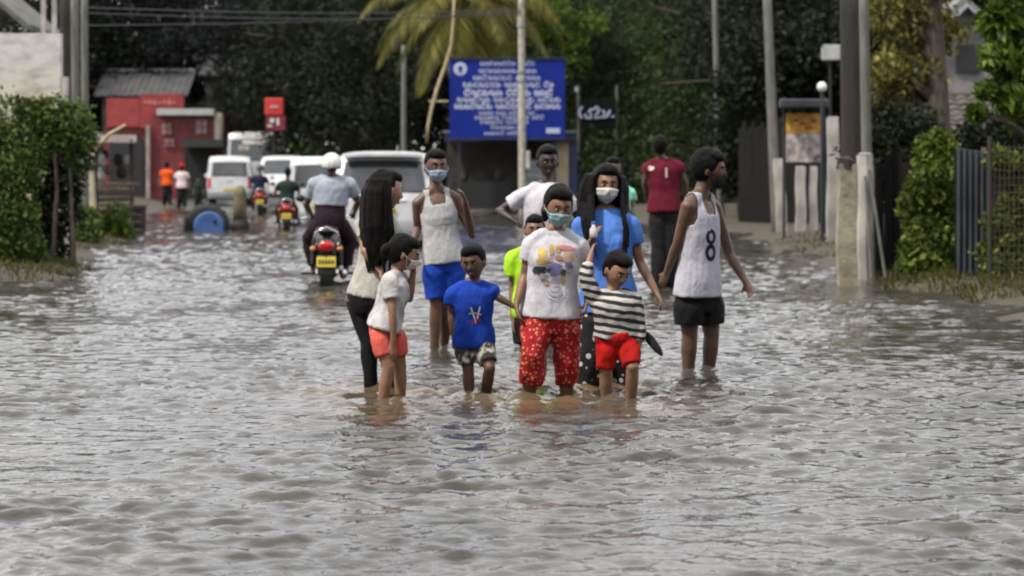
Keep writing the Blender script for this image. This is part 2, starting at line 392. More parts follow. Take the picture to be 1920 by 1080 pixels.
# ---------------------------------------------------------------- foliage
def leaves_arrays(C, size, asp=.5, droop=.3, seed=0, up=None):
    g = np.random.default_rng(seed); n = len(C); size = np.broadcast_to(size, (n,))
    d = g.normal(size=(n, 3)); d[:, 2] -= droop; d /= np.linalg.norm(d, axis=1)[:, None]
    q = g.normal(size=(n, 3)); q[:, 2] *= .5
    s = np.cross(d, q); s /= np.linalg.norm(s, axis=1)[:, None]+1e-9
    nn = np.cross(s, d)
    L = size[:, None]; W = L*asp*.5
    p0 = C-d*L*.5; p2 = C+d*L*.5; mid = C-d*L*.08
    p1 = mid+s*W+nn*W*.35; p3 = mid-s*W+nn*W*.35
    return np.stack([p0, p1, p2, p3], 1).reshape(-1, 3)
def fast_mesh(name, v, f, m, smooth=False):
    me = bpy.data.meshes.new(name); k = f.shape[1]
    me.vertices.add(len(v)); me.vertices.foreach_set('co', v.ravel().astype(np.float32))
    me.loops.add(f.size); me.loops.foreach_set('vertex_index', f.ravel().astype(np.int32))
    me.polygons.add(len(f)); me.polygons.foreach_set('loop_start', np.arange(0, f.size, k, dtype=np.int32))
    if smooth: me.polygons.foreach_set('use_smooth', np.ones(len(f), bool))
    me.update(calc_edges=True); me.materials.append(m); return me
def leaf_obj(name, C, size, m, parent=None, **kw):
    v = leaves_arrays(C, size, **kw); f = np.arange(len(v)).reshape(-1, 4)
    o = bpy.data.objects.new(name, fast_mesh(name, v, f, m)); COL.objects.link(o)
    if parent is not None: o.parent = parent
    return o
def clump_pts(c, r, n, g, shell=.55):
    d = g.normal(size=(n, 3)); d /= np.linalg.norm(d, axis=1)[:, None]
    rr = (shell+(1-shell)*g.random(n))**.7*(1+.18*g.normal(size=n))
    return np.array(c)[None]+d*rr[:, None]*np.array(r)[None]
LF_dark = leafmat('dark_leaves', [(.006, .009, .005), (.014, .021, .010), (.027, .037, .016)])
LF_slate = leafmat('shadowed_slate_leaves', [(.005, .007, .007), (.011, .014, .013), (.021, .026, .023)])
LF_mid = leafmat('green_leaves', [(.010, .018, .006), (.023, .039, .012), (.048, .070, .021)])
LF_bright = leafmat('bright_leaves', [(.032, .060, .010), (.075, .13, .018), (.15, .21, .04)], trans=.35)
LF_hedge = leafmat('hedge_leaves', [(.024, .044, .012), (.058, .098, .022), (.115, .165, .042)], trans=.3)
LF_vine = leafmat('yellow_green_vine', [(.030, .050, .010), (.085, .125, .020), (.18, .21, .045)], trans=.3)
LF_olive = leafmat('yellow_olive_leaves', [(.06, .065, .018), (.13, .125, .035), (.24, .21, .06)], trans=.3)
LF_palm = leafmat('yellowing_palm', [(.04, .055, .012), (.095, .10, .020), (.18, .155, .028)], trans=.3)

def make_tree(h, cr, base, tr, nleaf, lsize, m, seed, lean=0.0, asp=.45, name='tree'):
    """A trunk with limbs and a crown of leaf clumps at the limb ends; an Empty at the base."""
    g = np.random.default_rng(seed); root = empty(name, (0, 0, 0))
    mb = MB(); top = h-cr*.5
    pts = [Vector((lean*t*h+.12*math.sin(3*t+seed), .1*math.cos(2.2*t+seed), t*top)) for t in np.linspace(-.02, 1, 9)]
    mb.tube(pts, [tr*(1.25 if i == 0 else 1-.08*i) for i in range(9)], 9)
    ends = []
    for k in range(11):
        t = .28+.7*k/11; i = min(int(t*8), 7); p = pts[i].lerp(pts[i+1], t*8-i)
        a = k*2.4+g.uniform(-.4, .4); L = cr*g.uniform(.55, .95)*(1.1-.4*t)
        e = p+Vector((math.cos(a)*L, math.sin(a)*L, L*g.uniform(.15, .7)))
        m1 = p.lerp(e, .5)+Vector((0, 0, .12*L))
        mb.tube([p, m1, e], [tr*.42, tr*.26, tr*.10], 6); ends.append((e, 1.0)); ends.append((m1, .7))
    mb.build('trunk', M_bark, root, smooth=True)
    C = []; nclump = 26
    for k in range(nclump):
        e, w = ends[k % len(ends)]
        z = base+(h-base)*((k*.618) % 1)
        prof = math.sin(math.pi*min(max((z-base)/(h-base)*.86+.12, 0), 1))**.6
        a = g.uniform(0, 6.28); q = cr*prof*math.sqrt(g.uniform(.15, 1))
        c = (np.array(e)*.35+np.array((math.cos(a)*q+lean*h, math.sin(a)*q, z))*.65)
        r = cr*g.uniform(.26, .46); C.append(clump_pts(c, (r, r, r*.72), nleaf//nclump, g))
    C = np.concatenate(C)
    leaf_obj('crown', C, lsize*g.uniform(.6, 1.35, len(C)), m, root, asp=asp, droop=.5, seed=seed)
    return root
def plant(proto, used, loc, s, rz, label, cat='tree', group=None, sz=None):
    o = proto if not used else dup(proto)
    o.location = loc; o.rotation_euler.z = rz; o.scale = (s, s, (sz or s)*.95); tag(o, label, cat, group); return o

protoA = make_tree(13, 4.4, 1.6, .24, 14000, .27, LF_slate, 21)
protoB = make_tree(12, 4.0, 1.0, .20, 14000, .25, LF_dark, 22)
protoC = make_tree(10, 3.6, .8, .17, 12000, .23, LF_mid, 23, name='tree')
used = set()
def put(pr, key, px, D, s, label, group, sz=None, rz=None):
    x = (px-960)/FPX*D
    plant(pr, key in used, (x, D, H(x, D)-.05), s, random.uniform(0, 6.28) if rz is None else rz, label, 'tree', group, sz); used.add(key)
GF = 'trees of the dark wood behind the flooded street'
LW = 'dark leafy tree in the unbroken wood that closes the street'
for i, px in enumerate(range(120, 2000, 118)):
    put(protoA if i % 3 else protoB, 'A' if i % 3 else 'B', px+random.uniform(-30, 30), 128+random.uniform(-5, 5), 1.15+random.uniform(-.1, .2), LW, GF)
for i, px in enumerate(range(520, 2000, 150)):
    put(protoB if i % 2 else protoA, 'B' if i % 2 else 'A', px+random.uniform(-40, 40), 112+random.uniform(-4, 4), .95+random.uniform(-.1, .2), LW, GF)
for (px, D, s, lab) in ((690, 98, .95, 'dark green tree right of the red box sign on the pole'),
                        (585, 104, 1.0, 'dark tree rising behind the white van roofs'),
                        (420, 116, .5, 'greyish bush-like tree above the red shop roof')):
    put(protoB, 'B', px, D, s, lab, None)
for (px, D, s, lab) in ((1130, 84, .78, 'mid green tree spreading right of the blue notice board'),
                        (1235, 90, .9, 'mid green tree between the white lettering and the leaning poles'),
                        (1330, 80, .8, 'leafy green tree behind the first leaning pole on the right'),
                        (1010, 92, .95, 'green tree whose crown shows over the blue notice board')):
    put(protoC, 'C', px, D, s, lab, None)
for (px, D, s, lab) in ((1420, 70, .85, 'dark tree behind the board fence on the right bank'),
                        (1530, 66, .85, 'dark tree over the small orange poster stand'),
                        (1690, 62, .8, 'dark tree behind the tiled roof on the right'),
                        (1850, 60, .85, 'dark tree at the right edge behind the tiled roof'),
                        (-40, 64, .6, 'dark tree behind the weathered white wall at left')):
    put(protoB, 'B', px, D, s, lab, None)
# the wood goes on behind as one mass
g = np.random.default_rng(5)
C = np.stack([g.uniform(-62, 62, 52000), 141+g.uniform(0, 9, 52000), g.uniform(0, 1, 52000)**.8*17], -1)
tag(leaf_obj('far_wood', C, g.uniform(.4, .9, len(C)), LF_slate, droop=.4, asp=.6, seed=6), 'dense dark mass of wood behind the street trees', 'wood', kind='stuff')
C = np.concatenate([clump_pts(((px-960)/FPX*D, D, .8*s), (1.5*s, 1.2*s, 1.3*s), 900, g) for (px, D, s) in
    [(x_, 100+g.uniform(-3, 6), g.uniform(.8, 1.5)) for x_ in range(560, 860, 40)]+[(x_, 78+g.uniform(-2, 5), g.uniform(.8, 1.4)) for x_ in range(1090, 1420, 42)]])
C = C[C[:, 2] > .05]
tag(leaf_obj('undergrowth', C, g.uniform(.14, .34, len(C)), LF_mid, droop=.3, seed=8), 'low green undergrowth along the far right bank', 'undergrowth', kind='stuff')

# unseen leaf mass added round the viewer to cut sky fill on the fronts
C = np.concatenate([np.stack([g.uniform(-34, 34, 15000), g.uniform(-30, -15, 15000), g.uniform(0, 1, 15000)*15], -1), np.stack([g.choice((-1, 1), 9000)*g.uniform(11, 20, 9000), g.uniform(-16, 16, 9000), g.uniform(0, 1, 9000)*11], -1)])
tag(leaf_obj('sky_blocker_leaves', C, g.uniform(.6, 1.3, len(C)), LF_dark, droop=.4, asp=.7, seed=16), 'unseen leaf mass added beside and behind the viewer to block sky light', 'wood', kind='stuff')

# palm with yellowing fronds hanging above the notice board
def frond(root, origin, az, el, L, m, seed, drop=1.0):
    g = random.Random(seed); mb = MB(); pts = []; d = Vector((math.cos(az)*math.cos(el), math.sin(az)*math.cos(el), math.sin(el)))
    p = Vector(origin); n = 15
    for i in range(n):
        pts.append(p.copy()); p = p+d*(L/n); d = (d+Vector((0, 0, -.13*drop*(.4+i/n)))).normalized()
    mb.tube(pts, [.035*(1-.85*i/n) for i in range(n)], 5)
    for i in range(1, n):
        for sub in (0, .25, .5, .75):
            q = pts[i-1].lerp(pts[i], sub); ax = (pts[i]-pts[i-1]).normalized(); s = ax.cross(Vector((0, 0, 1))).normalized()
            ll = L*.24*math.sin(math.pi*(i+sub)/n*.85+.35)
            for sg in (-1, 1):
                dr = (s*sg*.75+ax*.45+Vector((0, 0, -.75+g.uniform(-.25, .2)))).normalized(); e = q+dr*ll
                w = ax*.034; md = q.lerp(e, .4)
                mb.add([q, md+w, e, md-w], [(0, 1, 2, 3)])
    return mb.build('frond', m, root, fix=False)
D = 80; base = P(862, 318, D); pz = H(base.x, D)
palm = thing('palm_tree', 'coconut palm with yellowing fronds hanging over the blue notice board', 'palm', (base.x, D, pz))
MB().tube([Vector((.25*math.sin(t*2.1), .05*t, t*7.2)) for t in np.linspace(0, 1, 12)], [.19-.07*t for t in np.linspace(0, 1, 12)], 10).build('trunk', M_bark, palm, smooth=True)
for k in range(26):
    az = k*2.399; el = .75-1.6*(k/26)
    frond(palm, (.22, .05, 7.15), az, el, 4.4+.5*math.sin(k*1.7), LF_palm if k % 3 != 1 else LF_olive, k, drop=1.5)
# ---------------------------------------------------------------- right bank: poles, posts, fences, hedge, roofs
def gpt(px, D): x = (px-960)/FPX*D; return Vector((x, D, H(x, D)))
def pole(name, label, cat, foot, head, D, r0, r1, m, group=None, D2=None):
    """a pole from a foot pixel to a head pixel"""
    a = P(*foot, D); b = P(*head, D2 or D); a.z = H(a.x, D)-.3 if a.z > H(a.x, D)-.3 else a.z
    root = thing(name, label, cat, (a.x, D, a.z)); v = b-a
    MB().tube([v*t for t in np.linspace(0, 1, 7)], [r0+(r1-r0)*t for t in np.linspace(0, 1, 7)], 12).build('shaft', m, root, smooth=True)
    return root
M_pole_g = mat('grey_pole', (.15, .15, .13), rough=.85, var=.25, scale=4, bump=.3, stretch=(4, 4, .7))
M_pole_d = mat('tarred_pole', (.018, .014, .012), rough=.8, var=.4, scale=4, bump=.6, stretch=(5, 5, .6))
pole('utility_pole', 'pale thin pole leaning slightly, right behind the man in the numbered vest', 'pole', (1353, 420), (1338, -60), 64, .10, .075, M_pole_g)
p2 = pole('utility_pole', 'grey leaning pole with dark lower half beside the poster stand', 'pole', (1458, 445), (1436, -60), 52, .12, .09, M_pole_g)
pole('utility_pole', 'far dim pole rising above the poster stand', 'pole', (1500, 420), (1497, -60), 70, .10, .08, M_pole_g)
pole('utility_pole', 'thin grey pole standing left of the blue notice board', 'pole', (757, 372), (757, 85), 90, .11, .09, M_pole_g)
big = pole('utility_pole', 'thick dark timber pole rising from behind the short concrete post', 'pole', (1608, 500), (1600, -80), 33, .215, .19, M_pole_d)
pl = pole('utility_pole', 'pale slim pole standing against the thick dark pole', 'pole', (1630, 500), (1618, -80), 32.4, .075, .065, M_pole_g)
for i, (x, y0, y1, w, D, lab) in enumerate(((1588, 540, 312, 40, 30, 'thick short concrete post standing in the water at the right bank'),
        (1622, 522, 290, 26, 31.5, 'white topped concrete post right behind the thick short post'),
        (1562, 462, 222, 24, 44, 'tall whitewashed post beside the poster stand'),
        (1468, 447, 300, 21, 51, 'leaning white post left of the poster stand'),
        (1501, 452, 314, 20, 50.5, 'short white post under the poster stand'),
        (1525, 452, 314, 15, 52.5, 'slim white post right of the short one under the poster stand'))):
    S = FPX/D; a = P(x, y0, D); b = P(x+(-9 if i == 3 else 0), y1, D); w = w/S; base = H(a.x, D)-.25
    r = thing('concrete_post', lab, 'post', (a.x, D, base)); h = b.z-base; n = 8
    M_ = M_concw if i else mat('mossy_concrete', (.30, .28, .20), rough=.9, var=.35, scale=5, bump=.5, bscale=22)
    MB().tube([Vector(((b.x-a.x)*t+.012*math.sin(t*9+i), 0, h*t)) for t in np.linspace(0, 1, n)], [w*.62*(1.06-.10*t) for t in np.linspace(0, 1, n)], 4 if i != 1 else 8, side=(1, 1, 0)).build('shaft', M_, r)
    MB().box((b.x-a.x, 0, h+.012), (w*.8, w*.8, .03), bev=.01).build('cap', M_, r)
    if i == 0:
        MB().tube([(0, 0, h-.03), (0, 0, h+.08), (.03, .01, h+.12)], [w*.5, w*.46, w*.1], 8).build('dark_cap', M_pole_d, r)
for k, (xa, ya, xb, yb) in enumerate(((1660, 520, 1630, 318), (1634, 520, 1622, 330))):
    a = P(xa, ya, 31.2); b = P(xb, yb, 31.4); r = thing('strut', ('outer' if k == 0 else 'inner')+' pale slanting strut leaning on the white topped post', 'strut', (a.x, a.y, a.z))
    MB().tube([Vector((0, 0, 0)), (b-a)*.5, b-a], [.022, .02, .018], 8).build('shaft', M_pole_g, r)
# dark plank fences
def plank_fence(label, xs, D, ztop, m, D1=None, w=.17):
    x0, x1 = xs; D1 = D1 or D; a = gpt(x0, D); b = gpt(x1, D1); n = max(2, int((b-a).length/w))
    r = thing('board_fence', label, 'fence', (a.x, a.y, min(a.z, b.z)-.1)); v = (b-a); ang = math.atan2(v.y, v.x)
    for zz in (.45, ztop-.4): MB().box(Vector((v.x/2, v.y/2+.05, zz)), (v.length, .05, .08), (0, 0, ang)).build('rail', m, r)
    bases = []
    for k in range(3): 
        hh = ztop+.1*(k-1); bases.append(MB().prism([(-w*.46, 0), (w*.46, 0), (w*.46, hh-.03*k), (w*.1, hh+.02), (-w*.46, hh)], -.014, .014))
    meshes = None
    for i in range(n):
        if i < 3: o = bases[i].build('plank', m, r); 
        else: o = bpy.data.objects.new('plank', r_meshes[i % 3]); COL.objects.link(o); o.parent = r
        if i == 0: r_meshes = []
        if i < 3: r_meshes.append(o.data)
        q = v*((i+.5)/n); o.location = (q.x, q.y+random.uniform(-.01, .01), random.uniform(-.05, .03)); o.rotation_euler = (0, random.uniform(-.02, .02), ang)
    return r
M_plank = mat('old_dark_planks', (.010, .009, .0085), spec=.15, rough=.95, var=.45, scale=4, bump=.5, stretch=(5, 5, .5))
plank_fence('tall dark board fence behind the white posts on the right bank', (1385, 1590), 60, 2.5, M_plank, 53, w=.2)
plank_fence('dark board gate between the white topped post and the hedge', (1640, 1712), 33.5, 1.75, M_plank, 33.0)
# poster stand
D = 47.5; S = FPX/D
a = gpt(1505, D); st = thing('poster_stand', 'roofed poster stand with orange panel above a pale picture', 'poster stand', tuple(a))
def rect(mb, x0, y0, x1, y1, D, th, org, mi=0, bev=.0):
    p = P((x0+x1)/2, (y0+y1)/2, D)-org; mb.box(p, (abs(x1-x0)/FPX*D, th, abs(y1-y0)/FPX*D), mi=mi, bev=bev); return mb
M_slate = mat('slate_blue_paint', (.022, .027, .036), rough=.6, var=.25, scale=5)
rect(MB(), 1462, 186, 1552, 203, D-.25, .5, a, bev=.03).build('roof', M_slate, st)
for x in (1470, 1546): rect(MB(), x-2.5, 182, x+2.5, 470, D+.06, .07, a).build('leg', M_slate, st)
M_orange = mat('orange_poster', (.62, .20, .03), rough=.5, var=.5, scale=9, c2=(.75, .45, .06))
M_poster = mat('pale_photo_poster', (.34, .26, .24), rough=.5, var=.5, scale=6, c2=(.68, .60, .58))
rect(MB(), 1474, 212, 1543, 250, D, .03, a).build('orange_panel', M_orange, st)
rect(MB(), 1474, 251, 1543, 304, D-.01, .03, a).build('picture_panel', M_poster, st)
mb = MB()
for k, (x, y, w_) in enumerate(((1492, 226, 9), (1507, 232, 13), (1526, 227, 10), (1516, 240, 16))): mb.box(P(x, y, D-.022)-a, (w_/S, .01, 5/S))
mb.build('lettering', mat('red_print', (.35, .03, .02), rough=.5), st)
# street lamp globe on a thin post, white box sign high behind
D = 46; a = gpt(1541, D); lm = thing('street_lamp', 'white globe lamp on a thin post above the poster stand', 'lamp', tuple(a))
MB().tube([(0, 0, 0), (0, 0, P(0, 172, D).z-a.z)], .03, 8).build('post', M_slate, lm)
MB().ell((0, 0, P(0, 163, D).z-a.z), (.095, .095, .10)).build('globe', mat('opal_glass', (.82, .82, .84), rough=.2, var=.03), lm, smooth=True)
D = 60; a = gpt(1557, D); bx_ = thing('box_sign', 'small blank grey white board on a post high behind the lamp', 'sign', tuple(a))
MB().tube([(0, 0, 0), (0, 0, P(0, 90, D).z-a.z)], .04, 8).build('post', M_pole_d, bx_)
rect(MB(), 1540, 84, 1576, 113, D-.08, .06, a, bev=.02).build('board', mat('dull_white_board', (.46, .47, .47), rough=.6, var=.2, scale=3), bx_)
# corrugated sheet and wire fence at the right edge
D = 29.4; a = gpt(1790, D); cs = thing('corrugated_sheet', 'grey corrugated metal sheet standing on end beside the vine hedge', 'metal sheet', tuple(a))
w_ = 66/FPX*D; h_ = P(0, 276, D).z-a.z
MB().grid(lambda u, v: Vector((u*w_, .022*math.sin(u*6*6.283), -.2+v*(h_+.2-.06*u))), 60, 2, th=(0, .006, 0)).build('sheet', mat('dull_grey_sheet', (.045, .055, .062), rough=.55, var=.3, scale=3, metal=.3, stretch=(3, 1, .6)), cs)
for x in (.06, w_-.06): MB().box((x, .07, h_/2-.1), (.05, .05, h_+.2)).build('stake', M_wood, cs)
D = 28.6; a = gpt(1856, D); wf = thing('wire_fence', 'rusty wire mesh fence overgrown with vines at the right edge', 'fence', tuple(a))
for i in range(4): MB().tube([(i*.55, 0, -.2), (i*.55, 0, 1.72)], .028, 8).build('post', M_wood_d, wf)
mb = MB()
for k in range(30): mb.tube([(k*.058, .0, 0), (k*.058, .0, 1.62)], .004, 4)
for k in range(18): mb.tube([(0, .006, .05+k*.09), (1.7, .006, .05+k*.09)], .004, 4)
tag(mb.build('wire_mesh', mat('rusty_wire', (.07, .055, .045), rough=.9, var=.3), wf), kind='stuff')

def leafmass(name, label, cat, boxes, m, size, stems, dens, seed, org, asp=.55, droop=.35, group=None):
    g = np.random.default_rng(seed); C = []
    for (c, r) in boxes: 
        n = int(dens*(r[0]*r[1]+r[1]*r[2]+r[0]*r[2])); C.append(clump_pts(np.array(c)-np.array(org), r, n, g, shell=.62))
    C = np.concatenate(C); C = C[C[:, 2] > -.05]
    root = thing(name, label, cat, org, group=group)
    leaf_obj('foliage', C, size*g.uniform(.55, 1.35, len(C)), m, root, asp=asp, droop=droop, seed=seed)
    mb = MB()
    for (x, y, hh) in stems:
        mb.tube([(x, y, -.1), (x+.06*math.sin(x*9), y+.05, hh*.5), (x+.1*math.cos(x*7), y, hh)], [.035, .028, .012], 6)
    mb.build('stem', M_bark, root); return root
a = gpt(1740, 31.5); bx = []
g = np.random.default_rng(3)
for px, py, r in ((1735, 500, .32), (1752, 440, .34), (1728, 420, .26), (1765, 380, .34), (1740, 350, .28), (1762, 310, .30), (1748, 280, .22), (1785, 340, .26), (1782, 470, .30), (1722, 470, .24), (1760, 262, .15), (1795, 500, .25), (1770, 420, .3), (1708, 500, .2), (1712, 380, .2), (1775, 290, .2), (1790, 400, .25)):
    bx.append((tuple(P(px, py, 31.3+g.uniform(-.2, .3))), (r, r*.9, r)))
leafmass('vine_hedge', 'leafy green vine hedge between the dark gate and the corrugated sheet', 'hedge', bx, LF_vine, .095, [(0, .2, 1.5), (.2, .3, 1.6), (-.15, .25, 1.2)], 3200, 31, tuple(a))
a = gpt(1880, 29.3); bx = []
for px, py, r in ((1870, 300, .16), (1895, 312, .18), (1918, 305, .16), (1890, 480, .24), (1915, 430, .22), (1875, 520, .22), (1912, 530, .24), (1860, 480, .2), (1900, 380, .2), (1885, 430, .2), (1915, 350, .2), (1862, 420, .14), (1940, 380, .3), (1960, 480, .35), (1850, 545, .16)):
    bx.append((tuple(P(px, py, 28.95+g.uniform(-.05, .2))), (r, r*.7, r)))
leafmass('climbing_plant', 'green climber growing through the wire fence at the right edge', 'plant', bx, LF_vine, .085, [(0, .1, 1.2), (.3, .1, 1.1)], 2600, 32, tuple(a))
# tiled-roof house on the right, dark shed wall below
M_tile = mat('old_roof_tiles', (.060, .050, .043), rough=.9, var=.35, scale=5, bump=.4)
M_dwall = mat('dark_plaster', (.050, .046, .043), rough=.9, var=.35, scale=2)
D = 42; a = gpt(1800, D); hs = thing('house', 'low house with old tiled roof behind the hedge on the right', 'house', tuple(a))
zr, ze = P(0, 182, D+3).z-a.z, P(0, 284, D-.6).z-a.z; xl, xr = P(1650, 0, D).x-a.x, P(2150, 0, D).x-a.x
MB().box(((xl+xr)/2+.3, 2.6, ze/2-.05), (xr-xl-.5, 4.4, ze+.1)).build('wall', M_dwall, hs)
for k in range(2): MB().box((xl+1.4+k*1.5, .38, ze*.62), (.8, .06, .8)).build('window', M_black, hs)
rf = MB().grid(lambda u, v: Vector((xl+(xr-xl)*u, -.5+3.5*v, ze+(zr-ze)*v)), 1, 1, th=(0, 0, -.05)).build('roof', M_dwall, hs)
tile = MB().grid(lambda u, v: Vector((.27*u, .40*v, .045*math.sin(math.pi*u)+.02*(1-v))), 5, 1, th=(0, 0, -.015)).mesh('tile'); tile.materials.append(M_tile)
ncol, nrow = int((xr-xl)/.26), 10; sl_ = math.atan2(zr-ze, 3.5); cnt = 0
for j in range(nrow):
    for i in range(ncol):
        if (1650+(i*.26)/D*FPX) > 1990: continue
        o = bpy.data.objects.new('tile', tile); COL.objects.link(o); o.parent = rf
        v = j/nrow; o.location = (xl+i*.26, -.5+3.5*v, ze+(zr-ze)*v+.012+random.uniform(0, .012)); o.rotation_euler = (sl_, 0, random.uniform(-.03, .03))
MB().box(((xl+xr)/2, 3.05, zr+.03), (xr-xl, .3, .12), bev=.04).build('ridge', M_tile, rf)
# pale gable far right behind the leaves
D = 52; a = gpt(1815, D); gb = thing('house', 'pale gabled house wall glimpsed through the trees at upper right', 'house', tuple(a))
MB().prism([(P(1755, 0, D).x-a.x, 0), (P(1860, 0, D).x-a.x, 0), (P(1860, 0, D).x-a.x, P(0, 70, D).z), (P(1810, 0, D).x-a.x, P(0, 20, D).z), (P(1755, 0, D).x-a.x, P(0, 75, D).z)], 0, 3).build('wall', mat('pale_plaster', (.20, .20, .195), rough=.9, var=.25, scale=2), gb)
MB().box((0, -.03, P(0, 110, D).z-a.z), (.5, .08, .6)).build('window', M_black, gb)
for sg, x0, y0, x1, y1 in ((0, 1740, 88, 1810, 16), (1, 1810, 16, 1875, 80)):
    p0, p1 = P(x0, y0, D)-a, P(x1, y1, D)-a
    MB().grid(lambda u, v: p0.lerp(p1, u)+Vector((0, -.3+3.5*v, .02)), 1, 1, th=(0, 0, .08)).build('roof', M_metal_g, gb)
# olive-yellow tree and bright big-leaved tree at upper right
def leafy_tree(label, px, D, clumps, m, size, n, tr, seed, asp=.5, trunk_top=(0, 0)):
    a = gpt(px, D); r = thing('tree', label, 'tree', tuple(a)); g = np.random.default_rng(seed); C = []; mb = MB()
    tt = P(trunk_top[0], trunk_top[1], D)-a
    mb.tube([tt*t+Vector((.08*math.sin(t*5), 0, 0)) for t in np.linspace(-.03, 1, 8)], [tr*(1-.5*t) for t in np.linspace(0, 1, 8)], 9)
    for (x, y, dy, q) in clumps:
        c = P(x, y, D+dy)-a; C.append(clump_pts(c, (q, q, q*.8), n, g, shell=.4))
        k = tt*min(.95, max(.25, (c.z-.5)/tt.z)); mb.tube([k, k.lerp(c, .5)+Vector((0, 0, .1)), c], [tr*.4, tr*.25, tr*.08], 6)
    mb.build('trunk', M_bark, r, smooth=True); C = np.concatenate(C)
    leaf_obj('crown', C, size*g.uniform(.6, 1.4, len(C)), m, r, asp=asp, droop=.6, seed=seed); return r
leafy_tree('yellow olive tree with thin leaves right of the thick dark pole', 1745, 37, [(1665, 30, 0, .42), (1700, 70, .3, .45), (1660, 130, -.2, .34), (1730, 20, .2, .5), (1690, 170, .1, .34), (1770, 60, .4, .4), (1720, 130, .1, .4), (1655, 190, .1, .22), (1740, -60, 0, .7), (1690, -50, .1, .6), (1740, 190, .3, .25)], LF_olive, .12, 420, .24, 41, trunk_top=(1760, -90))
leafy_tree('bright green broad leaved tree at the top right corner', 1960, 31, [(1870, 40, 0, .28), (1900, 110, .1, .36), (1930, 30, .2, .45), (1865, 110, -.1, .2), (1900, 190, 0, .25), (1935, 200, .2, .4), (1890, -40, 0, .5), (1950, 120, .3, .5), (1850, 170, -.1, .12), (1830, 210, -.15, .09)], LF_bright, .20, 240, .16, 42, asp=.42, trunk_top=(1965, -80))
leafy_tree('bright green leafed tree reaching over the right corner of the blue board', 1085, 84, [(1040, 30, -2, .7), (1075, 75, -2, .6), (1020, 70, -2, .45), (1110, 40, -2, .6), (1000, 10, -2, .6), (1085, 120, -2, .4), (1060, -30, -2, .8)], LF_bright, .24, 220, .16, 43, trunk_top=(1070, -60))
for k, (pxs, D_, lab, m_) in enumerate((([(1645, 300, .5), (1680, 260, .5), (1700, 310, .45), (1660, 230, .4), (1715, 240, .4), (1640, 350, .4)], 36, 'dark bush filling the gap above the dark board gate', LF_dark), ([(1850, 250, .4), (1890, 262, .42), (1925, 250, .45), (1820, 262, .3), (1870, 290, .4), (1950, 280, .5), (1800, 300, .35)], 34.5, 'dark shrub behind the wire fence under the roof edge', LF_dark),
        ([(1400, 250, .9), (1440, 200, .9), (1480, 150, .9), (1540, 180, .9), (1390, 170, .8), (1520, 90, .9), (1440, 90, .9), (1570, 130, .8), (1410, 300, .7), (1500, 240, .8), (1555, 260, .8), (1380, 330, .6)], 63, 'dark shrubbery rising over the tall board fence', LF_dark))):
    bx = [(tuple(P(x, y, D_+.2*math.sin(x))), (r_, r_*.8, r_*.85)) for x, y, r_ in pxs]
    leafmass('shrub', lab, 'shrub', bx, m_, .11 if D_ < 50 else .2, [(-.2, 0, 1.6), (.2, 0, 1.7), (.5, .1, 1.5)], 1500 if D_ < 50 else 620, 60+k, tuple(gpt(pxs[0][0], D_)))
# ---------------------------------------------------------------- left bank
D = 37; a = gpt(40, D); wl = thing('boundary_wall', 'tall weathered white wall with yellow stained foot behind the hedge', 'wall', tuple(a))
Mwl, t_, b_ = newmat('weathered_whitewash'); N_ = t_.nodes.new; L_ = t_.links.new
tc_ = N_('ShaderNodeTexCoord'); sx_ = N_('ShaderNodeSeparateXYZ'); L_(tc_.outputs['Object'], sx_.inputs[0])
n1 = N_('ShaderNodeTexNoise'); n1.inputs['Scale'].default_value = 2.2; n1.inputs['Detail'].default_value = 8; L_(tc_.outputs['Object'], n1.inputs['Vector'])
ad = N_('ShaderNodeMath'); ad.operation = 'MULTIPLY_ADD'; L_(n1.outputs['Fac'], ad.inputs[0]); ad.inputs[1].default_value = 1.6; L_(sx_.outputs['Z'], ad.inputs[2])
mr_ = N_('ShaderNodeMapRange'); mr_.inputs['From Min'].default_value = 2.7; mr_.inputs['From Max'].default_value = 3.7; L_(ad.outputs[0], mr_.inputs['Value'])
r1 = N_('ShaderNodeValToRGB'); r1.color_ramp.elements[0].color = (.47, .42, .25, 1); r1.color_ramp.elements[1].color = (.50, .49, .47, 1); L_(mr_.outputs['Result'], r1.inputs['Fac'])
n3 = N_('ShaderNodeTexNoise'); n3.inputs['Scale'].default_value = 2.6; n3.inputs['Detail'].default_value = 9
mp_ = N_('ShaderNodeMapping'); mp_.inputs['Scale'].default_value = (1, 1, 2.2); L_(tc_.outputs['Object'], mp_.inputs['Vector']); L_(mp_.outputs['Vector'], n3.inputs['Vector'])
r3 = N_('ShaderNodeValToRGB'); r3.color_ramp.elements[0].position = .28; r3.color_ramp.elements[1].position = .55; r3.color_ramp.elements[0].color = (.55, .55, .56, 1); L_(n3.outputs['Fac'], r3.inputs['Fac'])
mm_ = N_('ShaderNodeMix'); mm_.data_type = 'RGBA'; mm_.blend_type = 'MULTIPLY'; mm_.inputs['Factor'].default_value = 1
L_(r1.outputs['Color'], mm_.inputs['A']); L_(r3.outputs['Color'], mm_.inputs['B']); L_(mm_.outputs['Result'], b_.inputs['Base Color']); b_.inputs['Roughness'].default_value = .9
zt = P(0, 60, D).z-a.z; xl, xr = P(-260, 0, D).x-a.x, P(113, 0, D).x-a.x
g = random.Random(4); poly = [(xl, -.3)]+[(xr, -.3), (xr, zt-.02)]+[(xr+(xl-xr)*k/9, zt+g.uniform(-.025, .02)) for k in range(1, 9)]+[(xl, zt)]
MB().prism(poly, 0, .22).build('panel', Mwl, wl)
MB().box((xr+.05, .11, zt*.40), (.09, .2, zt*.80)).build('pier', M_concw, wl)
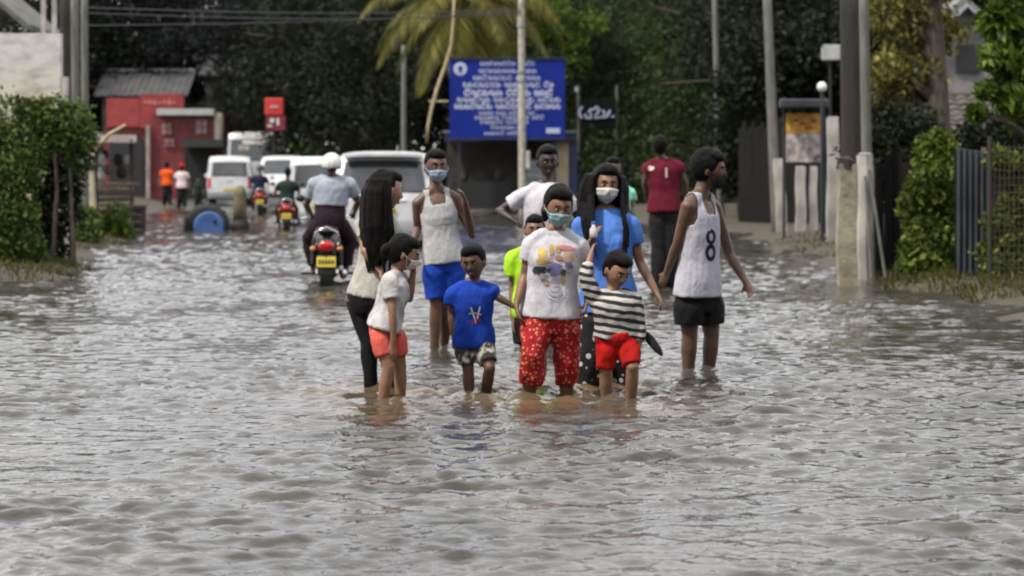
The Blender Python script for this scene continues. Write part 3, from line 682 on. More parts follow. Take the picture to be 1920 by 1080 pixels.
for i, (px, w_, D_, m_, lab, yb) in enumerate(((122, .10, 44, M_pole_d, 'dark pole right beside the weathered white wall', 0), (139, .085, 46, M_pole_g, 'grey utility pole with a stay, left of the paler thin one', 0), (158, .07, 47, M_pole_g, 'pale thin utility pole rightmost of those beside the wall', 0))):
    pole('utility_pole', lab, 'pole', (px+2, 440), (px, -60), D_, w_*1.15, w_, m_)
# roof edge and pale posts over the wall at the top left
D = 48; a = gpt(30, D); lr = thing('house', 'house with sloping roof edge and pale upright posts at the top left corner', 'house', tuple(a))
p0, p1 = P(-160, -120, D)-a, P(52, 56, D)-a
MB().grid(lambda u, v: p0.lerp(p1, u)+Vector((0, 4*v, 0)), 1, 1, th=(0, 0, .12)).build('roof', mat('mossy_roof_sheet', (.12, .12, .10), rough=.8, var=.4, scale=3), lr)
MB().box((P(-60, 0, D).x-a.x, 2.2, 1.6), (P(25, 0, D).x-P(-160, 0, D).x, 4, 3.2)).build('wall', M_dwall, lr)
for px in (74, 95): MB().box((P(px, 0, D).x-a.x, .4, P(0, -20, D).z/2), (.09, .09, P(0, -20, D).z)).build('post', M_concw, lr)
# hedge at the left edge, with a dark hollow
g = np.random.default_rng(9); bx = []
a = gpt(60, 34.6)
for (px, py, r, dy) in ((20, 225, .34, 0), (60, 222, .30, 0), (100, 218, .30, .1), (140, 225, .26, .2), (155, 260, .24, .2), (120, 262, .28, .1), (75, 258, .3, 0), (25, 270, .34, -.2), (0, 330, .34, -.4), (35, 330, .30, -.4), (55, 290, .26, -.3),
        (5, 400, .36, -.5), (40, 400, .26, -.4), (10, 460, .36, -.5), (48, 455, .26, -.4), (-40, 300, .5, 0), (-40, 420, .5, -.1), (150, 300, .2, .4), (70, 480, .16, -.3), (25, 495, .22, -.5), (90, 240, .3, .2), (-90, 350, .7, 0)):
    bx.append((tuple(P(px, py, 34.2+dy)), (r, r*.9, r)))
leafmass('hedge', 'tall clipped green hedge at the left edge below the weathered wall', 'hedge', bx, LF_hedge, .085, [(-.3, .3, 2), (.2, .5, 2.0), (.5, .6, 2.0)], 2500, 33, tuple(a))
bx = [(tuple(P(px, py, 35.9)), (r, r*.5, r)) for (px, py, r) in ((85, 330, .34), (110, 400, .34), (90, 460, .3), (105, 300, .3), (120, 350, .3), (75, 410, .3))]  # dark leaf colour paints the shade inside the hollow
leafmass('hedge', 'dark leaves put in for the shade of the hollow under the clipped hedge', 'hedge', bx, LF_dark, .085, [(0, 0, 1.4), (.3, 0, 1.5)], 4200, 34, tuple(gpt(95, 35.9)))
for k, (px, py, r, D_, lab) in enumerate(((140, 430, .42, 46, 'bright bush low behind the whitewashed kerb post at left'), (205, 420, .36, 50.5, 'yellow green bush between the kerb post and the brown box'))):
    bx = [(tuple(P(px+g.uniform(-26, 26), py+g.uniform(-26, 16), D_+g.uniform(-.2, .3))), (r*.8, r*.7, r*.75)) for _ in range(6)]
    leafmass('bush', lab, 'bush', bx, LF_hedge if k == 0 else LF_bright, .10, [(0, 0, .5), (.2, 0, .6)], 1300, 36+k, tuple(gpt(px, D_)))
D = 48; a = gpt(166, D); r = thing('concrete_post', 'whitewashed kerb post with dark top at the left water edge', 'post', (a.x, D, a.z-.2))
hh = P(0, 318, D).z-a.z+.2
MB().tube([Vector((.02*math.sin(t*4), 0, hh*t)) for t in np.linspace(0, 1, 7)], [.17*(1.05-.15*t) for t in np.linspace(0, 1, 7)], 4, side=(1, 1, 0)).build('shaft', mat('yellowed_whitewash', (.48, .44, .30), rough=.9, var=.3, scale=4, bump=.3), r)
MB().box((.0, 0, hh+.06), (.28, .28, .14), bev=.02).build('cap', M_pole_d, r)
# roadside stall
D = 55; a = gpt(212, D); stl = thing('roadside_stall', 'dark wooden roadside stall with slanting bamboo pole at left', 'stall', tuple(a))
def lp(px, py, dy=0): return P(px, py, D+dy)-a
for (px, dy) in ((180, -.6), (246, -.6), (182, 1.2), (248, 1.2)): MB().tube([lp(px, 455, dy), lp(px, 262, dy)], .045, 8).build('post', M_wood_d, stl)
rfm = MB().grid(lambda u, v: lp(172+84*u, 268-14*v, -.9+2.4*v)+Vector((0, 0, .008*math.sin(u*60))), 60, 2, th=(0, 0, .015)).build('roof', mat('rusty_sheet', (.13, .105, .085), rough=.8, var=.5, scale=3), stl)
for k in range(7): MB().box(lp(214, 352+k*11, -.62), (72/FPX*D, .03, .10), (0, random.uniform(-.03, .03), 0)).build('slat', M_wood if k % 3 == 0 else M_wood_d, stl)
MB().box(lp(214, 344, -.2), (82/FPX*D, .9, .06)).build('counter', M_wood, stl)
MB().tube([lp(174, 285, -.8), lp(205, 252, -.85), lp(236, 234, -.8)], [.05, .045, .03], 8).build('bamboo_pole', M_bamboo, stl)
for k, (x, y, s_, m_) in enumerate(((185, 300, .16, M_concw), (187, 330, .13, M_concw), (203, 318, .11, M_wood), (228, 322, .14, M_wood_d), (240, 300, .10, M_cream_c), (196, 290, .10, M_wood_d), (222, 300, .13, M_wood_d))):
    MB().ell(lp(x, y, -.5+.1*k), (s_, s_*.7, s_*1.2)).build('hanging_bundle', m_, stl, smooth=True)
D = 55.5; a = gpt(254, D)
bxo = thing('crate', 'brown wooden box standing on the bank beside the stall', 'box', (a.x, D, max(a.z, 0)-.1)); hh = P(0, 388, D).z-max(a.z, 0)+.1; ww = 36/FPX*D
for k in range(4): MB().box((0, -ww/2, hh*(k+.5)/4), (ww, .025, hh/4-.012)).build('plank', M_wood_d if k % 2 else mat('brown_wood', (.075, .045, .032), rough=.85, var=.4, scale=5), bxo)
for sx in (-1, 1): MB().box((sx*(ww/2-.02), 0, hh/2), (.03, ww-.03, hh)).build('side', M_wood_d, bxo)
MB().box((0, 0, hh+.018), (ww+.05, ww+.05, .035)).build('lid', M_wood_d, bxo)
# half-sunk tyre with blue drum, and bollard
D = 57; a = Vector(((388-960)/FPX*D, D, 0)); S = FPX/D
ty = thing('tyre', 'big dark tyre lying half sunk in the water round the blue drum', 'tyre', (a.x, a.y, -.22))
MB().lathe([(.30, -.16), (.44, -.20), (.53, -.14), (.55, 0), (.53, .14), (.44, .20), (.30, .16), (.30, -.16)], (0, 0, .32), axis='Y', n=28).build('casing', M_rubber, ty, smooth=True)
for k in range(18):
    t = 2*math.pi*k/18; MB().box((.545*math.cos(t), 0, .32+.545*math.sin(t)), (.04, .26, .05), (0, -t, 0)).build('tread_block', M_rubber, ty)
M_bdrum = mat('blue_plastic', (.06, .13, .36), rough=.4, var=.25, scale=3)
dr = thing('drum', 'blue plastic drum end showing inside the half sunk tyre', 'drum', (a.x+.08, a.y-.32, -.2))
MB().lathe([(.0, -.02), (.33, -.02), (.36, .02), (.36, .10), (.345, .12), (.36, .14), (.36, .8), (.33, .82), (0, .82)], (0, 0, .30), axis='Y', n=26).build('shell', M_bdrum, dr, smooth=False)
MB().lathe([(0, -.045), (.05, -.045), (.05, -.015), (0, -.015)], (.15, 0, .42), axis='Y', n=12).build('bung', M_black, dr)
D = 57.5; a = Vector(((450-960)/FPX*D, D, 0))
bl = thing('bollard', 'brown stained bollard on a dark foot beside the half sunk tyre', 'bollard', (a.x, a.y, -.2))
MB().lathe([(.24, 0), (.23, .32), (.19, .42), (.17, .45)], (0, 0, 0), n=16).build('foot', M_rubber, bl, smooth=False)
MB().lathe([(.175, .45), (.17, .7), (.155, 1.05), (.13, 1.19), (.06, 1.26), (0, 1.27)], (0, 0, 0), n=16).build('shaft', mat('stained_bollard', (.14, .12, .065), rough=.85, var=.5, scale=4, bump=.3), bl, smooth=True)

# ---------------------------------------------------------------- far left: red shops, roofs, red sign
M_redp = mat('red_paint', (.17, .016, .020), rough=.6, var=.3, scale=3); M_redb = mat('red_banner', (.32, .034, .034), rough=.55, var=.2, scale=2)
D = 108; a = gpt(340, D); sh = thing('shop', 'red painted two storey shop with grey flat roof edge', 'shop', tuple(a))
def q(px, py, dy=0): return P(px, py, D+dy)-a
def slab(name, x0, y0, x1, y1, m, par, dy=0, th=.2, bev=0): return rect(MB(), x0, y0, x1, y1, D+dy, th, a, bev=bev).build(name, m, par)
x0, x1 = q(283, 0).x, q(405, 0).x; zt = q(0, 212).z
MB().box(((x0+x1)/2, 2.5, zt/2), (x1-x0, 5, zt)).build('wall', M_redp, sh)
slab('roof', 296, 204, 402, 216, mat('pale_grey_sheet', (.42, .45, .46), rough=.5, var=.2), sh, dy=-.2, th=.8)
for (x, y, w_, h_) in ((313, 241, 17, 20), (378, 238, 20, 26), (318, 268, 18, 14)):
    o = slab('window', x-w_/2, y-h_/2, x+w_/2, y+h_/2, mat('pale_window', (.30, .19, .19), rough=.4, var=.3, scale=2), sh, dy=-.04, th=.14)
    mbx = MB(); c = q(x, y, -.13); mbx.box(c, (.04, .05, h_/FPX*D)); mbx.box(c, (w_/FPX*D, .045, .04)); mbx.build('mullion', M_redp, o)
slab('awning', 346, 262, 418, 276, mat('dark_green_tarp', (.018, .03, .024), rough=.7, var=.3), sh, dy=-.8, th=1.6)
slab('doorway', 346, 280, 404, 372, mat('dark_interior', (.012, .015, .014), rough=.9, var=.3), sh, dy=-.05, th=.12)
slab('downpipe', 274, 235, 281, 372, M_concrete, sh, dy=-.2, th=.16); slab('side_wall', 404.8, 212, 416, 262, mat('cream_plaster', (.55, .50, .40), rough=.9, var=.2), sh, dy=.4, th=1)
D = 118; a = gpt(270, D); sh2 = thing('shop', 'long low shop with red fascia banner at the far left of the street', 'shop', tuple(a))
x0, x1 = q(196, 0).x, q(345, 0).x
MB().box(((x0+x1)/2, 2.6, q(0, 235).z/2), (x1-x0, 5, q(0, 235).z)).build('wall', M_redp, sh2)
slab('banner', 200, 184, 262, 238, M_redb, sh2, th=.2); slab('banner', 263, 176, 345, 240, M_redb, sh2, dy=-.1, th=.2)
mbx = MB()
for k, x in enumerate((272, 281, 290, 299, 308, 317, 326)): mbx.box(q(x, 191+.6*k % 2, -.22), (.16, .02, .12+.05*(k % 3))); 
mbx.build('lettering', mat('pink_print', (.62, .22, .18), rough=.5), sh2)
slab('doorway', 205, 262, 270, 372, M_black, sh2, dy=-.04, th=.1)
for k, (x0_, x1_, yr, ye, D_, lab) in enumerate(((176, 352, 128, 178, 121, 'long grey sheet roofed building behind the red shops'), (372, 470, 102, 140, 122, 'small grey roof showing among the dark trees above the shops'))):
    D = D_; a = gpt((x0_+x1_)/2, D); b = thing('building', lab, 'building', tuple(a)); xa, xb = q(x0_, 0).x, q(x1_, 0).x
    MB().box((0, 3.2, q(0, ye).z/2), (xb-xa-.6, 5, q(0, ye).z)).build('wall', M_dwall, b)
    MB().grid(lambda u, v: Vector((xa+(xb-xa)*u, 3.2*v, q(0, ye).z+(q(0, yr).z-q(0, ye).z)*v+.03*math.sin(u*90))), 90, 1, th=(0, 0, -.06)).build('roof', mat('old_grey_roof', (.065, .065, .07), rough=.7, var=.3, scale=1.5), b)
    MB().box((0, 3.2, q(0, yr).z+.05), (xb-xa, .3, .1)).build('ridge', M_metal_g, b)
D = 100; a = gpt(515, D); rs = thing('box_sign', 'red box sign with white emblem on a pole above the lorry', 'sign', tuple(a))
MB().tube([(0, .2, 0), (0, .2, q(0, 190).z)], .07, 8).build('pole', M_pole_d, rs)
slab('box', 497, 184, 532, 216, mat('bright_red_sign', (.62, .035, .03), rough=.45, var=.1), rs, th=.25, bev=.04); slab('lower_panel', 499, 217, 535, 244, mat('maroon_sign', (.22, .012, .03), rough=.5, var=.3, scale=4), rs, th=.22)
mbx = MB(); mbx.lathe([(.0, -.02), (.10, -.02), (.10, .0), (0, .0)], q(510, 226, -.13), axis='Y', n=12); mbx.box(q(521, 228, -.13), (.10, .02, .30)); mbx.box(q(506, 236, -.13), (.2, .02, .07)); mbx.box(q(514, 200, -.15), (.34, .02, .05)); mbx.build('emblem', M_plate_w, rs)

# ---------------------------------------------------------------- blue notice board on its kiosk
D = 74; a = gpt(952, D)
ks = thing('kiosk', 'small cream walled kiosk with dark shop front under the blue board', 'kiosk', (a.x, a.y+.9, a.z)); a2 = a.copy(); a = Vector((a.x, a.y+.9, a.z)); D = 74.9
M_creamw = mat('cream_wall', (.42, .36, .24), rough=.9, var=.15, scale=2)
for (x0_, x1_) in ((1036, 1066),): slab('wall_pier', x0_, 262, x1_, 392, M_creamw, ks, th=.3)
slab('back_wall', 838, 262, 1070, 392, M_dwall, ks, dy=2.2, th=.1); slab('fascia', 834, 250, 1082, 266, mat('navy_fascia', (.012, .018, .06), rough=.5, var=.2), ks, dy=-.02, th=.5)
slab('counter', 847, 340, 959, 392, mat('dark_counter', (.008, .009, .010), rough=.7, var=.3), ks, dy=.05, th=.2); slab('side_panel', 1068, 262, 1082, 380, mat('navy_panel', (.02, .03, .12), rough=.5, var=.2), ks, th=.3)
for k in range(6): slab('shutter_slat', 988, 300+k*12, 1034, 311+k*12, M_metal_g, ks, dy=.1, th=.03)
for k, x in enumerate((872, 936)): MB().lathe([(.10, 0), (.12, .1), (.12, .28), (.05, .36), (.05, .42)], q(x, 339.5, .3), n=12).build('jar', M_wood_d, ks, smooth=True)
slab('side_wall', 1074, 262, 1080, 392, M_creamw, ks, dy=1.2, th=1.8)
slab('roof_slab', 832, 246, 1084, 250, M_metal_g, ks, dy=1.0, th=2.6)
D = 74; a = a2
nb = thing('notice_board', 'big blue notice board with white lettering above the kiosk', 'notice board', tuple(a))
M_blueb = mat('blue_board', (.004, .021, .25), spec=.2, rough=.5, var=.12, scale=1.5); M_let = mat('white_lettering', (.50, .55, .74), rough=.5, var=.05)
slab('panel', 843, 111, 1059, 259, M_blueb, nb, th=.06)
slab('frame', 841, 108.5, 1061, 110.7, M_slate, nb, dy=-.02, th=.12); slab('frame', 841, 259.3, 1061, 262, M_slate, nb, dy=-.02, th=.12)
for x in (860, 1040): slab('support', x-3, 112, x+3, 390, M_slate, nb, dy=.12, th=.1)
def glyph(mb, c, h, w, rnd, bold):
    """one small rounded letter made of stroke arcs"""
    k = rnd.randrange(5); t = h*.095*bold; pts = []
    def arc(cx, cz, rx, rz, a0, a1, n=7):
        vs = []
        for i in range(n+1):
            an = a0+(a1-a0)*i/n; ca, sa = math.cos(an), math.sin(an)
            vs += [Vector((c.x+cx*w+(rx*w-t)*ca, c.y, c.z+cz*h+(rz*h-t)*sa)), Vector((c.x+cx*w+(rx*w+t)*ca, c.y, c.z+cz*h+(rz*h+t)*sa))]
        m_ = len(vs); mb.add(vs+[v+Vector((0, .008, 0)) for v in vs], [(2*i, 2*i+1, 2*i+3, 2*i+2) for i in range(n)]+[(m_+2*i, m_+2*i+2, m_+2*i+3, m_+2*i+1) for i in range(n)]+[(2*i, 2*i+2, m_+2*i+2, m_+2*i) for i in range(n)]+[(2*i+1, m_+2*i+1, m_+2*i+3, 2*i+3) for i in range(n)])
    if k in (0, 3): arc(0, 0, .42, .42, .5, 5.9)
    elif k == 1: arc(-.1, .05, .3, .3, -1, 4.6); arc(.18, -.2, .22, .22, -3, 1.5)
    elif k == 2: arc(0, -.05, .42, .38, 2.6, 6.9); arc(-.15, .2, .16, .2, 0, 6.28)
    else: arc(-.15, 0, .26, .42, 1.2, 6.4); arc(.22, -.1, .2, .3, -1.5, 3.2)
    if k == 3: arc(.1, .48, .25, .12, 0, 3.14)
rnd = random.Random(5)
for (y, x0_, x1_, h_, bd) in ((119, 900, 1002, 8, 1), (133, 897, 1003, 8.5, 1), (146, 887, 1013, 9, 1), (159, 868, 1033, 9.5, 1.25), (174, 870, 1033, 11, 1.6), (187, 857, 1050, 10, 1.15), (199.5, 852, 1054, 9.5, 1.5), (212, 897, 1003, 7, 1), (220.5, 890, 1013, 7, 1), (229, 900, 993, 7, 1), (239, 920, 983, 7, 1), (250, 908, 974, 6.5, 1)):
    mbx = MB(); x = x0_; gap = rnd.randint(4, 8)
    while x < x1_:
        w_ = h_*rnd.uniform(.85, 1.15); glyph(mbx, q(x+w_/2, y, -.045), h_/FPX*D, w_/FPX*D, rnd, bd); x += w_*1.04; gap -= 1
        if gap == 0: x += h_*.6; gap = rnd.randint(3, 8)
    tag(mbx.build('text_line', M_let, nb, fix=False), kind='stuff')
MB().lathe([(0, -.012), (12.5/FPX*D, -.012), (12.5/FPX*D, 0), (0, 0)], q(863, 129, -.034), axis='Y', n=24).build('emblem', M_let, nb)
mbx = MB(); mbx.lathe([(0, -.008), (4.5/FPX*D, -.008), (4.5/FPX*D, 0), (0, 0)], q(863, 128, -.05), axis='Y', n=14); mbx.box(q(863, 135, -.054), (8/FPX*D, .008, 2/FPX*D)); mbx.build('emblem_mark', M_blueb, nb)
slab('white_label', 1024, 240, 1050, 250, M_let, nb, dy=-.04, th=.02)
D = 66; a = gpt(980, D); pf = thing('utility_pole', 'pale mottled pole standing in front of the blue notice board', 'pole', tuple(a))
b = P(977, -60, D)-a
MB().tube([b*t for t in np.linspace(-.02, 1, 8)], [.115-.03*t for t in np.linspace(0, 1, 8)], 12).build('shaft', mat('mottled_pale_pole', (.42, .40, .34), rough=.85, var=.3, scale=5, stretch=(2, 2, 1)), pf, smooth=True)
for y in (48, 135, 150): MB().tube([P(978, y-3, D)-a, P(978, y+3, D)-a], .125, 12).build('band', M_metal_g, pf)
MB().box(P(990, 300, D-.15)-a, (.12, .1, .5), bev=.02).build('meter_box', M_concw, pf)
# dark shop sign with white lettering, right of the notice board
D = 80; a = gpt(1120, D); ws = thing('shop_sign', 'dark sign with big white lettering right of the blue board', 'sign', tuple(a))
for x in (1084, 1156): slab('post', x-2, 160, x+2, 380, M_pole_g, ws, dy=.1, th=.07)
slab('board', 1088, 185, 1155, 242, mat('dark_sign', (.006, .010, .008), spec=.1, rough=.8, var=.3), ws, th=.06)
def stroke(pts, w, dy=-.05): MB
mbx = MB()
def ribbon(pts, w):
    pts = [q(x, y, -.05) for x, y in pts]; mbx.tube(pts, w/FPX*D/1.5, 5, side=(0, 1, 0))
ribbon([(1092, 200), (1087, 207), (1087, 216), (1092, 222)], 3.6); ribbon([(1096, 214), (1100, 221), (1107, 222), (1109, 214), (1104, 210), (1111, 204)], 4)
ribbon([(1113, 206), (1119, 201), (1124, 206), (1120, 213), (1114, 221), (1127, 220)], 4); ribbon([(1129, 207), (1134, 211), (1131, 221), (1138, 219), (1144, 207)], 3.8); ribbon([(1147, 218), (1151, 219)], 3.4); ribbon([(1080.5, 163), (1081, 172)], 4)
mbx.build('lettering', M_let, ws, fix=False)
# hanging dry stem left of the board, overhead wires
D = 73; a = P(803, 262, D); hs2 = thing('dry_stem', 'dry curved stem hanging from the palm left of the blue board', 'stem', tuple(a))
MB().tube([P(x, y, D)-a for x, y in ((800, 268), (803, 235), (810, 200), (820, 165), (834, 125), (846, 85), (850, 40), (852, -30))], [.03, .045, .05, .05, .045, .04, .035, .03], 7).build('shaft', M_bamboo, hs2, smooth=True)
MB().tube([P(804, 190, D)-a, P(840, 190, D)-a], .03, 6).build('side_stem', M_bamboo, hs2)
M_wire = mat('cable', (.05, .05, .055), rough=.6)
for k, (y0, y1, sag, lab) in enumerate(((14, 18, 8, 'topmost overhead cable crossing the dark trees'), (24, 26, 10, 'middle overhead cable crossing the dark trees'), (48, 22, 6, 'lowest overhead cable crossing the dark trees'))):
    A, B = P(150, y0, 47), P(978, y1, 66); w = tag(MB().tube([A.lerp(B, t)-Vector((0, 0, sag/FPX*60*math.sin(math.pi*t)))-A for t in np.linspace(0, 1, 24)], .014, 5).build('overhead_cable', M_wire), lab, 'cable'); w.location = A
# ---------------------------------------------------------------- vehicles (x across, y forward, z up; the rear stands at y = 0)
def wheel(root, x, y, r, w, rim=True, name='wheel'):
    t = MB().lathe([(r*.62, -w/2), (r*.9, -w/2), (r, -w*.32), (r, w*.32), (r*.9, w/2), (r*.62, w/2), (r*.62, -w/2)], (x, y, r), axis='X', n=22).build(name, M_rubber, root, smooth=False)
    if rim:
        MB().lathe([(.04, -w*.46), (r*.2, -w*.46), (r*.63, -w*.38), (r*.63, w*.38), (r*.2, w*.46), (.04, w*.46)], (x, y, r), axis='X', n=16).build('rim', M_chrome, t)
    return t
def vehicle(name, label, cat, loc, rz, prof, W, zbelt, taper, paint_m, rear_win, lights, wheels, plate=None, front_win=None, side_win=None, curv=.10, bumper=None, extras=None, group=None):
    root = thing(name, label, cat, loc, rz, group); ymid = max(p[0] for p in prof)/2; ztop = max(p[1] for p in prof)
    def hw(z): return W if z <= zbelt else W*(1-(1-taper)*((z-zbelt)/(ztop-zbelt))**1.3)
    def pt(s, y, z):
        k = curv*abs(s)**4; yy = y+k if y < ymid else y-k
        top = max(0, (z-zbelt)/(ztop-zbelt)) if z > zbelt else 0
        return Vector((s*hw(z)*(1-.03*abs(s)**6*(z < .5)), yy, z-.05*abs(s)**4*top))
    ss = [-1, -.94, -.8, -.5, -.2, .2, .5, .8, .94, 1]; n = len(prof)
    vs = [pt(s, y, z) for s in ss for (y, z) in prof]; fs = []
    for i in range(len(ss)-1):
        for k in range(n): fs.append((i*n+k, i*n+(k+1) % n, (i+1)*n+(k+1) % n, (i+1)*n+k))
    fs += [tuple(range(n)), tuple(range(len(ss)*n-1, (len(ss)-1)*n-1, -1))]
    MB().add(vs, fs).build('body', paint_m, root)
    rear = sorted([p for p in prof if p[0] < ymid*.6], key=lambda p: p[1]); rz_, ry_ = [p[1] for p in rear], [p[0] for p in rear]
    fr = sorted([p for p in prof if p[0] > ymid*1.1], key=lambda p: p[1]); fz_, fy_ = [p[1] for p in fr], [p[0] for p in fr]
    def onrear(s, z, off): v = pt(s, float(np.interp(z, rz_, ry_)), z); return v+Vector((0, -off, 0))
    def onfront(s, z, off): v = pt(s, float(np.interp(z, fz_, fy_)), z); return v+Vector((0, off, 0))
    def patch(nm, s0, s1, z0, z1, m, off=.006, th=.02, par=None, fn=onrear, cr=.0, thd=1):
        return MB().grid(lambda u, v: fn(s0+(s1-s0)*u, z0+(z1-z0)*v, off+cr*0), 10, 6, th=(0, .03*thd, 0)).build(nm, m, par or root)
    s0, z0, z1 = rear_win
    w = patch('rear_window', -s0, s0, z0, z1, M_glass, .008)
    MB().tube([onrear(-s0*.2, z0+.04, .02), onrear(s0*.45, z0+.10, .022)], .008, 5).build('wiper', M_black, w)
    patch('window_seal', -s0-.03, s0+.03, z0-.04, z0-.002, M_black, .006)
    patch('window_seal', -s0-.03, s0+.03, z1+.002, z1+.035, M_black, .006)
    for (a0, a1, b0, b1, m) in lights:
        for sg in (-1, 1): patch('tail_light', min(sg*a0, sg*a1), max(sg*a0, sg*a1), b0, b1, m, .018)
    if plate:
        zc, m = plate; v = onrear(0, zc, .03); p = MB().box(v, (.48, .02, .13), bev=.008).build('number_plate', m, root)
        mb = MB()
        for k in range(6): mb.box(v+Vector((-.18+.07*k+(.03 if k > 2 else 0), -.013, 0)), (.035, .004, .075 if k % 2 else .07))
        mb.build('plate_characters', M_black, p)
    if bumper: zc, hh, m = bumper; MB().grid(lambda u, v: onrear(-.99+1.98*u, zc-hh/2+hh*v, .06), 12, 3, th=(0, .10, 0)).build('bumper', m, root)
    if side_win:
        for sg in (-1, 1):
            for (y0, y1, za, zb) in side_win: MB().grid(lambda u, v: pt(sg*1.0, y0+(y1-y0)*u, za+(zb-za)*v)+Vector((sg*.008, 0, 0)), 3, 4, th=(-sg*.02, 0, 0)).build('side_window', M_glass, root)
    if front_win:
        a0, b0, b1 = front_win; patch('windscreen', -a0, a0, b0, b1, M_glass, .008, fn=onfront, thd=-1)
    for (x, y, r, ww) in wheels: wheel(root, x, y, r, ww)
    if extras: extras(root, onrear, patch, pt)
    return root
def vloc(px, D): x = (px-960)/FPX*D; return (x, D, float(bed(D))+.012)
def mirrors(root, onrear, patch, pt, y=2.9, z=1.05):
    for sg in (-1, 1):
        v = pt(sg, y, z); MB().box(v+Vector((sg*.12, 0, .02)), (.2, .09, .15), bev=.03).build('mirror', M_vwhite, root)
# white car seen from behind, with roof spoiler
def suv_extra(root, onrear, patch, pt):
    mirrors(root, onrear, patch, pt)
    MB().grid(lambda u, v: pt(-.9+1.8*u, .30+.30*v, 1.935)+Vector((0, -.22*(1-v), .03*v)), 10, 2, th=(0, 0, -.05)).build('spoiler', M_vwhite, root)
    MB().box(Vector((0, .13, 1.89)), (.22, .03, .03)).build('brake_light', M_red_l, root)
    patch('tailgate_trim', -.45, .45, 1.06, 1.10, M_chrome, .02)
    MB().tube([Vector((.25, 1.2, 1.95)), Vector((.25, 1.25, 2.06)), Vector((.25, 1.35, 2.10))], [.04, .03, .01], 8).build('aerial_fin', M_black, root)
suv_prof = [(y, z*1.17) for y, z in [(.10, .28), (.02, .45), (.0, .62), (.02, .90), (.06, 1.02), (.20, 1.30), (.36, 1.60), (.46, 1.66), (1.2, 1.70), (2.2, 1.68), (2.55, 1.62), (3.3, 1.12), (4.0, .98), (4.25, .80), (4.3, .45), (4.2, .28)]]
vehicle('car', 'white hatchback car with dark rear window behind the long haired woman', 'car', vloc(718, 44.5), R(1.5), suv_prof, .96, 1.17, .82, M_vwhite, (.84, 1.25, 1.77), [(.74, .98, .92, 1.19, M_red_l), (.74, .98, .82, .915, M_amber)],
        [(-.72, .85, .35, .2), (.72, .85, .35, .2), (-.72, 3.45, .35, .2), (.72, 3.45, .35, .2)], plate=(.88, M_plate), front_win=(.8, 1.34, 1.85), side_win=[(.75, 1.6, 1.26, 1.78), (1.66, 2.5, 1.26, 1.80)], bumper=(.55, .28, M_vwhite), extras=suv_extra)
van_prof = [(.06, .30), (.0, .45), (.0, .75), (.02, 1.05), (.10, 1.72), (.22, 1.86), (.5, 1.93), (2.6, 1.93), (3.2, 1.80), (3.9, 1.12), (4.3, .92), (4.4, .5), (4.3, .30)]
def van_extra(root, onrear, patch, pt): mirrors(root, onrear, patch, pt, 3.4, 1.15); patch('handle', -.12, .12, .98, 1.02, M_chrome, .03)
wl4 = [(-.72, .85, .31, .19), (.72, .85, .31, .19), (-.72, 3.5, .31, .19), (.72, 3.5, .31, .19)]
sw = [(.4, 1.4, 1.12, 1.66), (1.46, 2.5, 1.12, 1.66), (2.56, 3.2, 1.12, 1.6)]
vehicle('van', 'white van seen from behind, leftmost vehicle in the queue', 'van', vloc(430, 92), R(5), van_prof, .86, 1.05, .88, M_vwhite, (.80, 1.18, 1.66), [(.82, .97, .70, 1.08, M_red_l)], wl4, plate=(.60, M_plate), front_win=(.8, 1.2, 1.75), side_win=sw, bumper=(.44, .22, M_silver), extras=van_extra)
vehicle('van', 'white van left of the helmeted rider, its long pale roof showing', 'van', vloc(602, 62), R(4), van_prof, .86, 1.05, .9, M_vwhite, (.82, 1.16, 1.68), [(.82, .97, .70, 1.08, M_red_l)], wl4, plate=(.60, M_plate), front_win=(.8, 1.2, 1.75), side_win=sw, bumper=(.44, .22, M_vwhite), extras=van_extra)
vehicle('car', 'white car facing the camera, half hidden by the riders', 'car', (vloc(512, 80)[0], 84.2, vloc(512, 80)[2]), R(184), [(y, z*.98) for y, z in suv_prof], .86, 1.14, .82, M_vwhite, (.84, 1.25, 1.70), [(.74, .98, .92, 1.15, M_red_l)],
        [(-.70, .85, .35, .2), (.70, .85, .35, .2), (-.70, 3.45, .35, .2), (.70, 3.45, .35, .2)], front_win=(.82, 1.32, 1.80), side_win=[(.75, 1.6, 1.25, 1.74), (1.66, 2.5, 1.25, 1.76)], extras=lambda r_, o_, p_, t_: [MB().grid(lambda u, v: t_(sg_*(.55+.38*u), 4.27, .72+.2*v)+Vector((0, .05, 0)), 4, 3, th=(0, -.04, 0)).build('headlight', M_clear, r_) for sg_ in (-1, 1)]+[MB().box(t_(0, 4.3, .62)+Vector((0, .03, 0)), (.9, .03, .16)).build('grille', M_black, r_)])
# grey lorry with tall windscreen behind the vans
def lorry_extra(root, onrear, patch, pt):
    for sg in (-1, 1): MB().box(Vector((sg*1.28, .2, 2.0)), (.12, .14, .42), bev=.03).build('mirror', M_black, root)
    patch('destination_board', -.45, .5, 2.46, 2.62, M_plate_w, .03); patch('roof_trim', -.96, .96, 2.86, 2.94, M_vwhite, .02)
    patch('curtain', -.6, -.2, 2.2, 2.42, M_concw, .016); patch('curtain', .7, .86, 2.3, 2.6, M_concw, .016)
vehicle('lorry', 'pale grey lorry with a wide windscreen standing behind the white vans', 'lorry', vloc(477, 106), R(3), [(.05, .5), (0, .8), (0, 1.5), (.06, 2.0), (.16, 2.75), (.28, 2.95), (1.5, 3.02), (5.5, 3.0), (5.7, 2.8), (5.7, .5)], 1.2, 1.6, .95, paint('pale_lorry_paint', (.55, .58, .60)), (.9, 1.75, 2.62), [(.75, .95, 1.0, 1.25, M_clear)], [(-1.0, .9, .45, .3), (1.0, .9, .45, .3), (-1.0, 4.4, .45, .3), (1.0, 4.4, .45, .3)], plate=(.9, M_plate_w), bumper=(.65, .28, M_silver), extras=lorry_extra)

